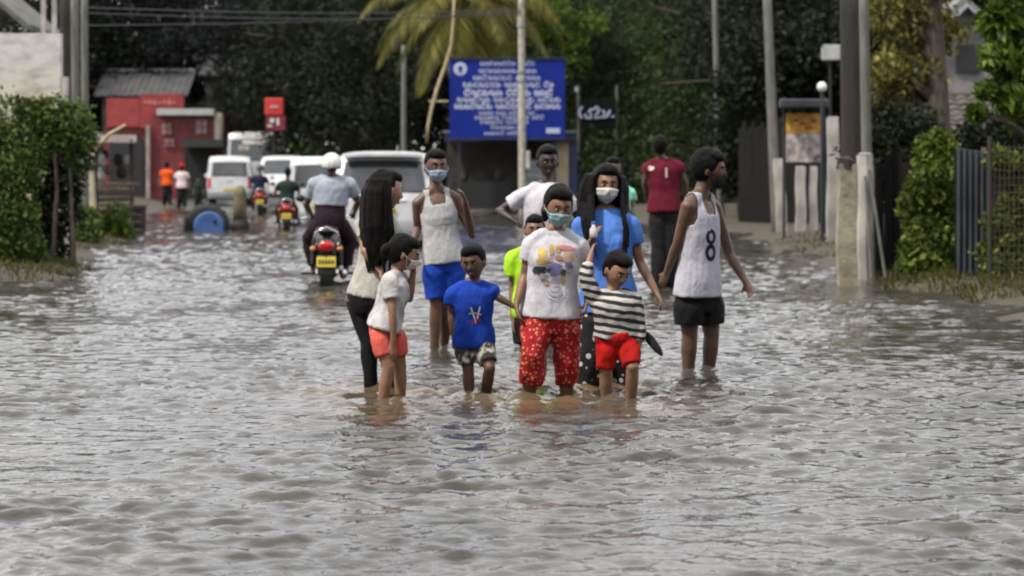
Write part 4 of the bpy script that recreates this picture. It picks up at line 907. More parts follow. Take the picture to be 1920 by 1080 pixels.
# motorcycle seen from behind
M_dgreen = mat('dark_green_panel', (.010, .022, .018), rough=.35, var=.25, coat=.4); M_seat = mat('dark_vinyl', (.020, .010, .014), rough=.55, var=.3)
M_redbike = mat('red_bike_panel', (.22, .012, .012), rough=.35, var=.25, coat=.4)
def motorcycle(label, loc, rz, panel, group=None):
    r = thing('motorcycle', label, 'motorcycle', loc, rz, group)
    for y in (.32, 1.58):
        w = MB().lathe([(.22, -.05), (.28, -.055), (.305, -.03), (.31, 0), (.305, .03), (.28, .055), (.22, .05), (.22, -.05)], (0, y, .31), axis='X', n=24).build('wheel', M_rubber, r)
        MB().lathe([(.03, -.05), (.05, -.04), (.225, -.02), (.225, .02), (.05, .04), (.03, .05)], (0, y, .31), axis='X', n=16).build('rim', M_chrome, w)
    MB().grid(lambda u, v: Vector(((u-.5)*.17*(1-.2*v), .32-.36*math.cos(R(-35+150*v)), .31+.36*math.sin(R(-35+150*v)))), 4, 12, th=(0, .01, .01)).build('mudguard', M_black, r)
    MB().tube([(0, -.05, .62), (0, .1, .74), (0, .45, .78), (0, .8, .74), (0, .95, .70)], [(.10, .03), (.14, .10), (.17, .12), (.15, .12), (.08, .08)], 12, side=(1, 0, 0)).build('tail_cowl', panel, r, smooth=True)
    MB().tube([(0, .0, .84), (0, .15, .87), (0, .5, .85), (0, .85, .82), (0, .95, .82)], [(.08, .02), (.14, .05), (.15, .055), (.12, .05), (.05, .02)], 12, side=(1, 0, 0)).build('seat', M_seat, r, smooth=True)
    MB().tube([(0, .85, .72), (0, 1.0, .80), (0, 1.2, .84), (0, 1.38, .80)], [(.10, .08), (.17, .13), (.16, .13), (.06, .06)], 12, side=(1, 0, 0)).build('fuel_tank', panel, r, smooth=True)
    MB().box((0, .95, .42), (.30, .5, .36), bev=.06).build('engine', M_black, r)
    MB().ell((0, -.045, .665), (.105, .05, .075)).build('tail_light', M_red_l, r, smooth=True)
    MB().tube([(-.17, .02, .70), (-.13, -.01, .84), (0, -.03, .90), (.13, -.01, .84), (.17, .02, .70)], .014, 8).build('grab_rail', M_chrome, r, smooth=True)
    for sg in (-1, 1):
        st = MB().tube([(sg*.06, -.02, .62), (sg*.14, -.04, .63)], .012, 6).build('indicator_stalk', M_black, r)
        MB().ell((sg*.165, -.05, .635), (.04, .035, .03)).build('indicator', M_amber, st, smooth=True)
        MB().tube([(sg*.12, .32, .31), (sg*.13, .42, .55), (sg*.12, .5, .74)], .025, 8).build('shock_absorber', M_chrome, r)
        MB().box((sg*.17, .30, .55), (.06, .42, .26), bev=.03).build('side_panel', panel, r)
        MB().tube([(sg*.02, 1.32, .95), (sg*.18, 1.28, 1.02), (sg*.36, 1.14, .98)], .016, 8).build('handlebar', M_chrome, r)
        m = MB().tube([(sg*.26, 1.22, 1.0), (sg*.34, 1.24, 1.2)], .008, 6).build('mirror_stem', M_black, r)
        MB().ell((sg*.36, 1.23, 1.24), (.065, .02, .045)).build('mirror', M_black, m, smooth=True)
        MB().tube([(sg*.08, 1.58, .31), (sg*.09, 1.38, .85)], .026, 8).build('fork', M_chrome, r)
        MB().tube([(sg*.1, .95, .30), (sg*.34, .93, .29)], .02, 6).build('footrest', M_rubber, r)
    MB().tube([(.16, 1.0, .30), (.2, .6, .27), (.21, .1, .33)], [.03, .045, .05], 10).build('exhaust', M_chrome, r, smooth=True)
    p = MB().box((0, -.075, .475), (.235, .012, .135), (R(-8), 0, 0), bev=.006).build('number_plate', M_plate, r)
    mb = MB()
    for k in range(5): mb.box((-.08+.04*k, -.088, .475), (.02, .006, .05))
    mb.build('plate_characters', M_black, p)
    MB().tube([(0, -.05, .56), (0, -.065, .48)], [(.10, .02), (.08, .015)], 8, side=(1, 0, 0)).build('plate_bracket', M_black, r)
    MB().ell((0, 1.44, .93), (.12, .09, .11)).build('headlamp', panel, r, smooth=True)
    return r
def mloc(px, D, z=None): x = (px-960)/FPX*D; return (x, D, float(bed(D))+.012 if z is None else z)
motorcycle('dark motorcycle with red tail light and yellow plate wading away at left', mloc(612, 29.6, -.16), R(3), M_dgreen)
motorcycle('red motorcycle carrying the rider in dark green, in front of the white vans', mloc(537, 57.6, -.14), R(4), M_redbike)
motorcycle('dark red motorcycle beside the leftmost white van', mloc(487, 76), R(4), M_redbike)
FEET += [(-2.28, 29.9, 1.3), (-2.28, 31.1, 1.0), (-5.4, 58, 1.0)]
# ---------------------------------------------------------------- people
def remesh(mb, voxel, smooth=3, wrinkle=None, seed=0):
    me = mb.mesh('tmp'); o = bpy.data.objects.new('tmp', me); COL.objects.link(o)
    m = o.modifiers.new('r', 'REMESH'); m.mode = 'VOXEL'; m.voxel_size = voxel
    s = o.modifiers.new('s', 'SMOOTH'); s.factor = .5; s.iterations = smooth
    dg = bpy.context.evaluated_depsgraph_get(); dg.update()
    out = bpy.data.meshes.new_from_object(o.evaluated_get(dg)); bpy.data.objects.remove(o); bpy.data.meshes.remove(me)
    n = len(out.vertices)
    if wrinkle:
        co = np.empty(n*3, np.float32); no = np.empty(n*3, np.float32)
        out.vertices.foreach_get('co', co); out.vertices.foreach_get('normal', no); co = co.reshape(-1, 3).astype(float); no = no.reshape(-1, 3)
        amp, sc_, st = wrinkle
        w = snoise(co*np.array(st)+.06*np.sin(co[:, [2, 0, 1]]*9), sc_*.55, seed); w2 = snoise(co*np.array(st)[[1, 0, 2]], sc_*1.5, seed+1)
        d = amp*(1.25*(.55-np.abs(w))+.38*w2)
        out.vertices.foreach_set('co', (co+no*d[:, None]).astype(np.float32).ravel())
    out.polygons.foreach_set('use_smooth', [True]*len(out.polygons)); out.update()
    return out
def link(me, name, m, root):
    me.name = name; me.materials.clear(); me.materials.append(m)
    o = bpy.data.objects.new(name, me); COL.objects.link(o); o.parent = root; return o
def sg(a, b, x): t = min(max((x-a)/(b-a), 0), 1); return t*t*(3-2*t)
def headpt(az, el, off=0.0, fem=0.0):
    d = Vector((math.sin(az)*math.cos(el), -math.cos(az)*math.cos(el), math.sin(el)))
    p = Vector((d.x*.076, d.y*.097, d.z*.114)); lo = max(0, -p.z/.114)
    p.x *= 1-(.34+.10*fem)*lo**1.8; 
    if p.y > 0: p.y *= 1-.38*lo; p.x *= 1+.03*(1-lo)
    else: p.y *= 1-.10*lo**2
    ga = lambda a, e, wa, we: math.exp(-((az-a)/wa)**2-((el-e)/we)**2)
    k = .024*ga(0, -.20, .13, .12)+.011*ga(0, -.02, .10, .17)+.005*ga(0, .26, .6, .10)
    k += -.009*(ga(.37, .06, .17, .11)+ga(-.37, .06, .17, .11))+.005*ga(0, -.52, .26, .08)+.009*ga(0, -.92, .4, .16)-.005*ga(0, -.70, .3, .07)
    k += .005*(ga(.62, -.22, .22, .2)+ga(-.62, -.22, .22, .2))
    return p+d*(k+off)
TORSO_M = [(-.20, .11, .085, 0), (-.05, .158, .108, -.008), (.12, .155, .108, -.004), (.35, .142, .098, .004), (.6, .160, .112, .010), (.80, .172, .105, .0), (.93, .125, .078, -.006), (1.0, .062, .060, 0)]
TORSO_F = [(-.20, .11, .09, 0), (-.05, .172, .118, -.012), (.12, .160, .108, -.006), (.38, .130, .092, .004), (.62, .146, .105, .012), (.80, .155, .095, .002), (.93, .112, .072, -.006), (1.0, .054, .054, 0)]
def person(label, D, J, skin, s=1.0, hs=1.0, fem=False, yaw=0, hyaw=0, hpitch=0, htilt=0, build=1.0, shirt=None, pants=None, hair=None, mask=None, eyes=True, vox=.0088, base=None, seed=1, feet=True, extra=None, sw=None, hand='relaxed', ring=True):
    P_ = lambda t: P(t[0], t[1], D+(t[2] if len(t) > 2 else 0))
    N, B = P_(J['neck']), P_(J['pelvis']); HC = P_(J['head'])
    root = thing('person', label, 'person', (B.x, D, -.2 if base is None else base)); O = Vector(root.location)
    N, B, HC = N-O, B-O, HC-O; th = R(yaw)
    fw = Vector((math.sin(th), -math.cos(th), 0)); u = Vector((math.cos(th), math.sin(th), 0))
    if u.x < -1e-6: u = -u
    ax = (N-B); Ls = ax.length; ax = ax/Ls; u = (u-ax*u.dot(ax)).normalized(); fw = (fw-ax*fw.dot(ax)).normalized()
    tab = TORSO_F if fem else TORSO_M; bw = build*s
    def tor(t): 
        c = [float(np.interp(t, [q_[0] for q_ in tab], [q_[k] for q_ in tab])) for k in (1, 2, 3)]
        return B+ax*(t*Ls)+fw*(c[2]*s), c[0]*bw, c[1]*bw
    def torso(mb, t0, t1, add=0.0, flare=0.0, n=14, taper_=False):
        pts, rr = [], []
        for i in range(n+1):
            t = t0+(t1-t0)*i/n; c, a, b = tor(t); f_ = add+flare*max(0, 1-(t-t0)/.5)
            if taper_: f_ *= float(np.interp(t, [.40, .66], [1, .30]))
            f_ *= (1 if t < .9 else max(.2, 1-(t-.9)*7)); pts.append(c); rr.append((a+f_, b+f_*.9))
        mb.tube(pts, rr, 22, side=u)
    shw = (sw or (.155 if fem else .175))*s
    sh = {}
    for k, sgn in (('A', -1), ('B', 1)):
        sh[k] = (P_(J['s'+k])-O) if 's'+k in J else N-ax*(.085*s)+u*(sgn*shw)
    hipw = .085*s; hip = {k: (P_(J['h'+k])-O if 'h'+k in J else B+u*(sgn*hipw)-ax*(.02*s)) for k, sgn in (('A', -1), ('B', 1))}
    joints = {}
    for k in 'AB':
        joints[k] = [P_(q_)-O for q_ in J['arm'+k]] if 'arm'+k in J else None
    legs = {k: [P_(q_)-O for q_ in J['leg'+k]] for k in 'AB'}
    ar = .92*s*(.92 if fem else 1)*(.5+.5*build); lr = 1.0*s*(.5+.5*build)
    def arm_path(k):
        e, w = joints[k][0], joints[k][1]; S0 = sh[k]
        return [S0, S0.lerp(e, .35), S0.lerp(e, .75), e, e.lerp(w, .25), e.lerp(w, .7), w], [.056*ar, .050*ar, .043*ar, .038*ar, .041*ar, .033*ar, .026*ar]
    def leg_path(k):
        kn, an = legs[k]; h0 = hip[k]
        return [h0, h0.lerp(kn, .3), h0.lerp(kn, .7), kn, kn.lerp(an, .28), kn.lerp(an, .65), an], [.088*lr, .083*lr, .066*lr, .054*lr, .056*lr, .043*lr, .035*lr]
    # --- body
    mb = MB(); torso(mb, -.2, .93)
    Rh = Matrix.Rotation(R(hyaw), 3, 'Z') @ Matrix.Rotation(R(hpitch), 3, 'X') @ Matrix.Rotation(R(htilt), 3, 'Y')
    hd = lambda az, el, off=0: HC+Rh @ (headpt(az, el, off, float(fem))*hs)
    nu, nv = 40, 28; vs = [hd(0, -math.pi/2)]
    for j in range(1, nv):
        for i in range(nu): vs.append(hd(-math.pi+2*math.pi*i/nu, -math.pi/2+math.pi*j/nv))
    vs.append(hd(0, math.pi/2)); fs = [(0, 1+(i+1) % nu, 1+i) for i in range(nu)]
    for j in range(nv-2):
        for i in range(nu): fs.append((1+j*nu+i, 1+j*nu+(i+1) % nu, 1+(j+1)*nu+(i+1) % nu, 1+(j+1)*nu+i))
    k0 = 1+(nv-2)*nu; fs += [(k0+i, k0+(i+1) % nu, len(vs)-1) for i in range(nu)]; mb.add(vs, fs)
    for sgn in (-1, 1): mb.ell(HC+Rh @ (Vector((sgn*.079, .006, -.012))*hs), (.011*hs, .020*hs, .032*hs), Rh @ Matrix.Rotation(sgn*.35, 3, 'Z'), 10, 7)
    nb = HC+Rh @ (Vector((0, .022, -.085))*hs); nr = (.052 if not fem else .045)*s*.97
    mb.tube([N-ax*(.06*s), N.lerp(nb, .4), nb, nb+(HC-nb)*.4], [nr*.95, nr*1.0, nr, nr], 14)
    for k in 'AB':
        mb.tube([N.lerp(nb, .35), N.lerp(sh[k], .45)+ax*(.012*s), sh[k]], [.040*s, .050*s, .056*ar], 12)
        if joints[k]:
            p_, r_ = arm_path(k); mb.tube(p_, r_, 12); mb.ell(sh[k], (.057*ar,)*3); mb.ell(joints[k][0], (.039*ar,)*3, nu=10, nv=6)
            w = joints[k][1]; d = (joints[k][2]-w).normalized() if len(joints[k]) > 2 else (w-joints[k][0]).normalized()
            hsz = .88*s if s > .8 else .95*s; sd_ = u-d*u.dot(d) if abs(u.dot(d)) < .8 else fw-d*fw.dot(d)
            sd_ = fw-d*fw.dot(d) if hand == 'relaxed' and abs(fw.dot(d)) < .8 else sd_
            sd_.normalize(); cn = d.cross(sd_); 
            if cn.dot(B-w) < 0: cn = -cn
            mb.tube([w-d*.015*s, w+d*.03*hsz, w+d*.07*hsz, w+d*.092*hsz], [(.026*ar, .022*ar), (.036*hsz, .018*hsz), (.042*hsz, .017*hsz), (.038*hsz, .013*hsz)], 10, side=sd_)
            for fi, (off, ln) in enumerate(((-.031, .062), (-.0105, .072), (.0105, .068), (.031, .052))):
                b0 = w+d*.085*hsz+sd_*off*hsz; d1 = (d+cn*.35+sd_*off*3).normalized(); d2 = (d+cn*1.0).normalized(); d3 = (d*.5+cn).normalized()
                b1 = b0+d1*ln*.45*hsz; b2 = b1+d2*ln*.32*hsz; b3 = b2+d3*ln*.25*hsz
                mb.tube([b0, b1, b2, b3], [.0098*hsz, .0092*hsz, .0085*hsz, .006*hsz], 7)
            t0 = w+d*.025*hsz-sd_*.03*hsz; mb.tube([t0, t0+(d*.6-sd_*.7+cn*.3).normalized()*.04*hsz, t0+(d*1.1-sd_*.6+cn*.6).normalized()*.072*hsz], [.013*hsz, .0115*hsz, .008*hsz], 7)
        p_, r_ = leg_path(k); mb.tube(p_, r_, 14); mb.ell(legs[k][0]+fw*.004, (.055*lr,)*3, nu=10, nv=6)
        if feet:
            an = legs[k][1]; ff = Vector((fw.x, fw.y, 0)).normalized()
            mb.tube([an-ff*.05*s+Vector((0, 0, -.045*s)), an+Vector((0, 0, -.035*s)), an+ff*.07*s+Vector((0, 0, -.045*s)), an+ff*.15*s+Vector((0, 0, -.06*s)), an+ff*.18*s+Vector((0, 0, -.065*s))], [(.03*s, .032*s), (.036*s, .042*s), (.040*s, .03*s), (.044*s, .018*s), (.03*s, .01*s)], 10, side=u)
    if fem:
        for sgn in (-1, 1): c, a, b = tor(.66); mb.ell(c+u*(sgn*.062*bw)+fw*(b*.62), (.054*bw, .05*bw, .06*bw))
    body = link(remesh(mb, vox, 3), 'body', skin, root)
    # --- face: eyes and brows
    if eyes:
        for sgn in (-1, 1):
            c = hd(sgn*.37, .035, .001); e = MB(); e.ell(c, (.0135*hs, .008*hs, .0068*hs), Rh); e.ell(c+Rh @ Vector((0, -.0045*hs, 0)), (.007*hs, .006*hs, .0075*hs), Rh, mi=1)
            e.build('eye', [M_eyew, M_iris], root, smooth=True)
            MB().tube([hd(sgn*x, .235-.03*abs(x-.36), .004) for x in (.16, .3, .45, .6)], [(q_*hs*(.6 if fem else 1), q2*hs*(.7 if fem else 1)) for q_, q2 in ((.005, .004), (.0065, .005), (.006, .004), (.003, .003))], 6).build('eyebrow', M_hair, root)
        if not mask: MB().tube([hd(x, -.545+.03*abs(x)*4, .0015) for x in (-.22, -.1, 0, .1, .22)], [.003*hs, .006*hs, .0065*hs, .006*hs, .003*hs], 6).build('mouth', mat('lips', (.16, .06, .05), rough=.5), root)
    if mask:
        mm_, zt, zb, wd_ = mask
        def mk(u_, v_):
            az = (u_-.5)*2*wd_; el = zb+(zt-zb)*v_; el = el-(.16*abs(u_-.5)*2)**1.0*(v_-.35)
            return hd(az, el, .008+.016*math.cos(min(1.4, abs(az)*1.1))*math.sin(math.pi*min(max(v_, .08), .92))+.0025*math.sin(v_*22))
        o = MB(); nn_ = 16
        vs = [mk(i/nn_, j/10) for j in range(11) for i in range(nn_+1)]; o.add(vs, [(j*(nn_+1)+i, j*(nn_+1)+i+1, (j+1)*(nn_+1)+i+1, (j+1)*(nn_+1)+i) for j in range(10) for i in range(nn_)])
        mo = o.build('face_mask', mm_, root, smooth=True); so_ = mo.modifiers.new('t', 'SOLIDIFY'); so_.thickness = .003
        for sgn in (-1, 1):
            for v_ in (.05, .95): MB().tube([mk(.5+sgn*.5, v_), hd(sgn*1.35, -.1, .010), HC+Rh @ (Vector((sgn*.084, .022, .01))*hs)], .0028, 5).build('ear_loop', mm_, mo)
    # --- shirt
    if shirt:
        m_, hem, sl, loose = shirt['m'], shirt.get('hem', -.12), shirt.get('sleeve', .6), shirt.get('loose', .018)
        mb = MB(); tank = shirt.get('tank', False)
        torso(mb, hem, .955 if not tank else .70, loose*s**.5, shirt.get('flare', .018), taper_=tank)
        if fem:
            for sgn in (-1, 1): c, a, b = tor(.66); mb.ell(c+u*(sgn*.058*bw)+fw*(b*.60), (.066*bw+loose*.6, .052*bw+loose*.6, .085*bw+loose*.5))
        if not tank:
            c, a, b = tor(.80); mb.tube([c, N-ax*(.035*s), N-ax*(.004*s)], [(nr*2.3, b+loose*.7), (nr*1.75, nr*1.55), (nr*1.38, nr*1.34)], 18, side=u)
            for k in 'AB':
                mb.tube([N-ax*(.03*s), N.lerp(sh[k], .5)+ax*(.008*s), sh[k]], [.052*s+loose*.4, .058*s+loose*.4, .060*ar+loose*.7], 14)
                if joints[k]:
                    e, w = joints[k][0], joints[k][1]; p_ = [sh[k]]; r_ = [.062*ar+loose*.8]; ell_ = shirt.get('sleeve'+k, sl)
                    mb.ell(sh[k], (.062*ar+loose*.7,)*3)
                    for q_ in (.35, .7, 1.0, 1.35, 1.7, 2.0):
                        t = min(q_, ell_); pos = sh[k].lerp(e, t) if t <= 1 else e.lerp(w, t-1)
                        rr = float(np.interp(t, [0, .35, 1, 1.3, 2], [.056, .052, .040, .040, .029]))*ar+loose*(1.0 if t < 1 else .7)
                        p_.append(pos); r_.append(rr)
                        if q_ >= ell_: break
                    mb.tube(p_, r_, 14)
        elif False:
            for sgn in (-1, 1):
                pts = []
                for t, fo in ((.55, .80), (.70, 1.0), (.86, 1.16), (.95, .80), (1.0, .05), (.96, -.80), (.86, -1.14), (.70, -1.0), (.55, -.8)):
                    c, a, b = tor(min(t, .93)); pts.append(c+ax*max(0, (t-.93)*Ls*1.2)+u*(sgn*.088*bw*(1 if t < .9 else .95))+fw*(b*fo+(.01*fo)))
                mb.tube(pts, [((.056 if i_ in (0, 1, 7, 8) else .042 if i_ in (2, 6) else .028)*s, .016*s) for i_ in range(9)], 10, side=u)
        so = link(remesh(mb, vox*1.15, 2, (shirt.get('wr', .0062), 44, (1, 1, .62)), seed), shirt.get('name', 'shirt'), m_, root)
        if tank:                                   # shoulder straps and yoke cut from the body's own surface
            bmsh = body.data; co = np.empty(len(bmsh.vertices)*3); nm = np.empty(len(bmsh.vertices)*3); bmsh.vertices.foreach_get('co', co); bmsh.vertices.foreach_get('normal', nm); co = co.reshape(-1, 3); nm = nm.reshape(-1, 3)
            q4 = [p.vertices[:] for p in bmsh.polygons]; ct = np.array([co[list(f)].mean(0) for f in q4])-np.array(B)
            tt_ = ct @ np.array(ax)/Ls; la = np.abs(ct @ np.array(u)); fr_ = ct @ np.array(fw)
            lim = np.interp(tt_, [.55, .70, .80, .90, 1.05], [.150, .146, .126, .114, .104])*s*build
            sco = np.where(fr_ > 0, (tt_ > .80+.0*la) & (la < .050*s+np.clip(tt_-.80, 0, .06)*.2), (tt_ > .88) & (la < .05*s)) | ((la < .056*s) & (tt_ > .93))
            keep = (tt_ > .50) & (tt_ < 1.02) & (la < lim) & ~sco
            idx = [f for f, k_ in zip(q4, keep) if k_]; us = sorted({i for f in idx for i in f}); mp_ = {v_: i for i, v_ in enumerate(us)}
            pos = co[us]+nm[us]*.0095
            ym = MB(); ym.add([Vector(p) for p in pos], [tuple(mp_[i] for i in f) for f in idx]); yo = ym.build('shoulder_straps', m_, so, smooth=True, fix=False); yo.modifiers.new('t', 'SOLIDIFY').thickness = .005
    else: so = None
    # --- trousers, shorts
    if pants:
        m_, hem, loose, top = pants['m'], pants['hem'], pants.get('loose', .02), pants.get('top', .16)
        mb = MB(); torso(mb, -.2, top, min(loose*.9, .020), 0, 6)
        for k in 'AB':
            kn, an = legs[k]; p_ = [hip[k]]; r_ = [.086*lr+loose*.2]
            for q_ in (.25, .5, .75, 1.0, 1.3, 1.6, 1.9):
                t = min(q_, hem); pos = hip[k].lerp(kn, t) if t <= 1 else kn.lerp(an, t-1)
                rr = float(np.interp(t, [0, .3, .7, 1, 1.28, 1.65, 2], [.088, .083, .066, .054, .056, .043, .035]))*lr+loose*(.7+.5*min(t, 1))
                p_.append(pos); r_.append(rr)
                if q_ >= hem: break
            mb.tube(p_, r_, 16)
        link(remesh(mb, vox*1.15, 2, (pants.get('wr', .006), 44, (1.1, 1.1, .55)), seed+7), pants.get('name', 'trousers'), m_, root)
    # --- hair
    if hair:
        kind = hair.get('kind', 'short'); mb = MB(); hv = lambda x, y, z: HC+Rh @ (Vector((x, y, z))*hs); vol = hair.get('vol', 1.0)
        mb.ell(hv(0, .026, .026), (.084*hs*vol, .094*hs*vol, .106*hs*vol), Rh, 22, 14)
        mb.ell(hv(0, -.020, .084), (.068*hs*vol, .074*hs, .043*hs*vol), Rh, 18, 10)
        if kind == 'short':
            mb.ell(hv(0, .052, -.028), (.068*hs, .052*hs, .06*hs), Rh)
            for sgn in (-1, 1): mb.ell(hv(sgn*.070, .012, .018), (.016*hs, .030*hs, .045*hs), Rh, 10, 7)
        elif kind == 'tied':
            mb.ell(hv(0, .055, -.03), (.070*hs, .050*hs, .06*hs), Rh); mb.ell(hv(0, .115, -.01), (.05*hs, .045*hs, .055*hs), Rh); [mb.ell(hv(sx_*.062, .035, -.045), (.030*hs, .045*hs, .06*hs), Rh, 10, 8) for sx_ in ((-1, 1) if fem else ())]
            for sgn in (-1, 1): mb.ell(hv(sgn*.072, .004, .01), (.014*hs, .034*hs, .052*hs), Rh, 10, 7)
        elif kind == 'long':
            ln = hair['len']; rn = random.Random(seed)
            down = Vector((0, 0, -1)); bk = Rh @ Vector((0, 1, 0)); bk.z = 0; bk.normalize(); lat = Rh @ Vector((1, 0, 0))
            def lock(x, y, r0, L, sway=0, fwd=0):
                bk_ = bk*(1-0); f3 = -bk*fwd
                p0 = hv(x, y, .05); mb.tube([p0, hv(x*1.22, y*1.12+.01, -.02), hv(x*1.3, y*1.12+.01, -.10)+down*.02, hv(x*1.35, y*1.1, -.10)+down*L*.4+lat*sway*.5+bk*.02+f3*.8, hv(x*1.25, y*1.0, -.10)+down*L*.75+lat*sway*.8+bk*.012+f3, hv(x*1.1, y*.9, -.10)+down*L+lat*sway+f3*1.05], [r0*.8, r0, r0*1.05, r0*1.05, r0*.8, r0*.25], 8)
            for (x, y, r0, f_, *fd) in hair['locks']: lock(x, y, r0, ln*f_*rn.uniform(.92, 1.06), rn.uniform(-.02, .02)+hair.get('sway', 0), fd[0] if fd else 0)
            for k_ in range(hair.get('n', 95)):
                az = rn.uniform(hair.get('az0', 1.2), math.pi)*rn.choice((-1, 1)); o1 = rn.uniform(.012, .03); L_ = ln*rn.uniform(.75, 1.2); q0 = hd(az, -.35, o1+.012)
                dl = (lat*math.sin(az)*.02+bk*(-math.cos(az))*.03); fz = -bk*(.10*max(0, math.cos(az)+.45))
                mb.tube([hd(az*.8, 1.0, .004), hd(az, .35, o1), q0, q0+down*(.10+L_*.35)+dl+fz*.8, q0+down*(.10+L_*.7)+dl*.8+fz+lat*rn.uniform(-.015, .015), q0+down*(.10+L_)+dl*.4+fz+lat*rn.uniform(-.03, .03)], [.009, .013, .014, .014, .011, .004], 6)
        amp = hair.get('amp', .006)
        link(remesh(mb, vox*.74, 2, (amp*.5, 60, (1.6, 1.6, .2) if kind == 'long' else (1.5, 1.5, 1.5)), seed+3), 'hair', hair.get('m', M_hair), root)
    if ring and O.z > -.3:
        for k in 'AB':
            w0 = legs[k][0]; w1 = legs[k][1]; zz = -O.z
            if w1.z < zz+.05: t = (w0.z-zz)/(w0.z-w1.z+1e-6); q_ = w0.lerp(w1, min(t, 1))+O; FEET.append((q_.x, q_.y, 1.0 if s > .8 else .8))
    if extra: extra(root, O, dict(tor=tor, u=u, fw=fw, ax=ax, shirt=so, hd=hd, Rh=Rh, HC=HC, s=s, body=body))
    return root
def decal(root, target, name, m, polys, origin, ux, uy, n, lift=.003, sub=.012):
    """print lying on the cloth: filled 2-D shapes (lists of (x, y) quads strips) dropped on the garment along -n"""
    bv = BVHTree.FromPolygons([v.co for v in target.data.vertices], [p.vertices for p in target.data.polygons])
    mb = MB()
    for pts in polys:                              # each a list of rows; a row is a list of (x, y)
        g_ = []
        for row in pts:
            for (x, y) in row:
                o_ = origin+ux*x+uy*y; hit = bv.ray_cast(o_+n*.35, -n, .7)[0]
                g_.append((hit if hit is not None else o_)+n*lift)
        nr_, nc = len(pts), len(pts[0])
        mb.add(g_, [(j*nc+i, j*nc+i+1, (j+1)*nc+i+1, (j+1)*nc+i) for j in range(nr_-1) for i in range(nc-1)])
    o = mb.build(name, m, root if target is None else target, smooth=True, fix=False); return tag(o, kind='stuff') if len(polys) > 1 else o
def ringrows(cx, cy, r0x, r0y, r1x, r1y, a0=0, a1=2*math.pi, n=18):
    return [[(cx+rx*math.cos(a0+(a1-a0)*i/n), cy+ry*math.sin(a0+(a1-a0)*i/n)) for i in range(n+1)] for rx, ry in ((r0x, r0y), ((r0x+r1x)/2, (r0y+r1y)/2), (r1x, r1y))]
def blob(cx, cy, rx, ry, rnd_, n=14):
    ks = [rnd_.uniform(.8, 1.2) for _ in range(n)]; ks.append(ks[0])
    return [[(cx+rx*f*ks[i]*math.cos(2*math.pi*i/n), cy+ry*f*ks[i]*math.sin(2*math.pi*i/n)) for i in range(n+1)] for f in (.02, .35, .7, 1)]
def ank(px, D, dz=-.13, dy=0): return (px, HOR+(EYE-dz)*FPX/(D+dy), dy)
M_maskb = cloth('surgical_mask_blue', (.42, .52, .68)); M_maskt = cloth('surgical_mask_teal', (.30, .48, .52)); M_maskw = cloth('white_mask', (.74, .74, .72)); M_maskd = cloth('dark_mask', (.02, .02, .03))
M_coral = cloth('coral_cotton', (.80, .15, .11), var=.25); M_tee_g = pattern('pale_grey_tee', (.50, .49, .52), 'camo', (.62, .61, .62), 9)
M_camo = pattern('camouflage_shorts', (.06, .055, .05), 'camo', (.30, .28, .22), 17, c3=(.55, .54, .48))
M_redpat = pattern('red_patterned_trousers', (.40, .014, .022), 'dots', (.68, .30, .14), 40)
M_dots = pattern('black_dotted_trousers', (.012, .012, .016), 'dots', (.62, .62, .62), 17)
M_stripe = pattern('striped_jersey', (.030, .034, .045), 'stripes', (.60, .58, .54), 128)
M_redsh = cloth('red_cotton', (.52, .012, .010), var=.2); M_neon = cloth('neon_yellow_cotton', (.42, .78, .03)); M_mint = cloth('mint_cotton', (.26, .62, .50))
M_maroon = cloth('maroon_cotton', (.125, .007, .020)); M_dpants = cloth('dark_trousers', (.016, .015, .018)); M_vest = cloth('white_vest', (.56, .56, .58)); M_jersey = cloth('white_jersey', (.54, .54, .62))
M_purple = cloth('dark_plum_cloth', (.030, .014, .026)); M_orangec = cloth('orange_cotton', (.78, .10, .015)); M_pinkc = cloth('pale_pink_cotton', (.70, .58, .60)); M_dgreen_c = cloth('dark_green_cotton', (.012, .035, .028)); M_navy = cloth('navy_cotton', (.015, .016, .045))

# 1 long haired woman, back turned
D = 15.9
person('long haired woman in cream shirt and black leggings, back to the camera', D, dict(head=(724, 358), neck=(714, 406), pelvis=(690, 556), armA=[(685, 472, -.08), (712, 508, -.12), (722, 518, -.13)], armB=[(745, 470, .05), (752, 520, -.05)], legA=[(691, 642, 0), ank(697, D)], legB=[(722, 645, -.05), ank(748, D, dy=.02)]),
    M_skin_l, s=.97, fem=True, yaw=150, hyaw=118, hpitch=8, htilt=4, hs=1.12, build=.84, sw=.14, shirt=dict(m=M_cream_c, hem=-.02, sleeve=.5, flare=0, loose=.012, name='shirt'), pants=dict(m=M_black_c, hem=1.9, loose=.006, wr=.003, name='leggings'),
    hair=dict(kind='long', len=.34, amp=.005, sway=-.02, locks=[(-.06, .06, .036, 1), (0, .085, .045, 1.05), (.055, .06, .036, 1), (-.03, .08, .04, 1.1), (.03, .085, .04, .95), (.06, .02, .025, .85), (.0, .06, .04, 1.15)], az0=1.75), seed=11)
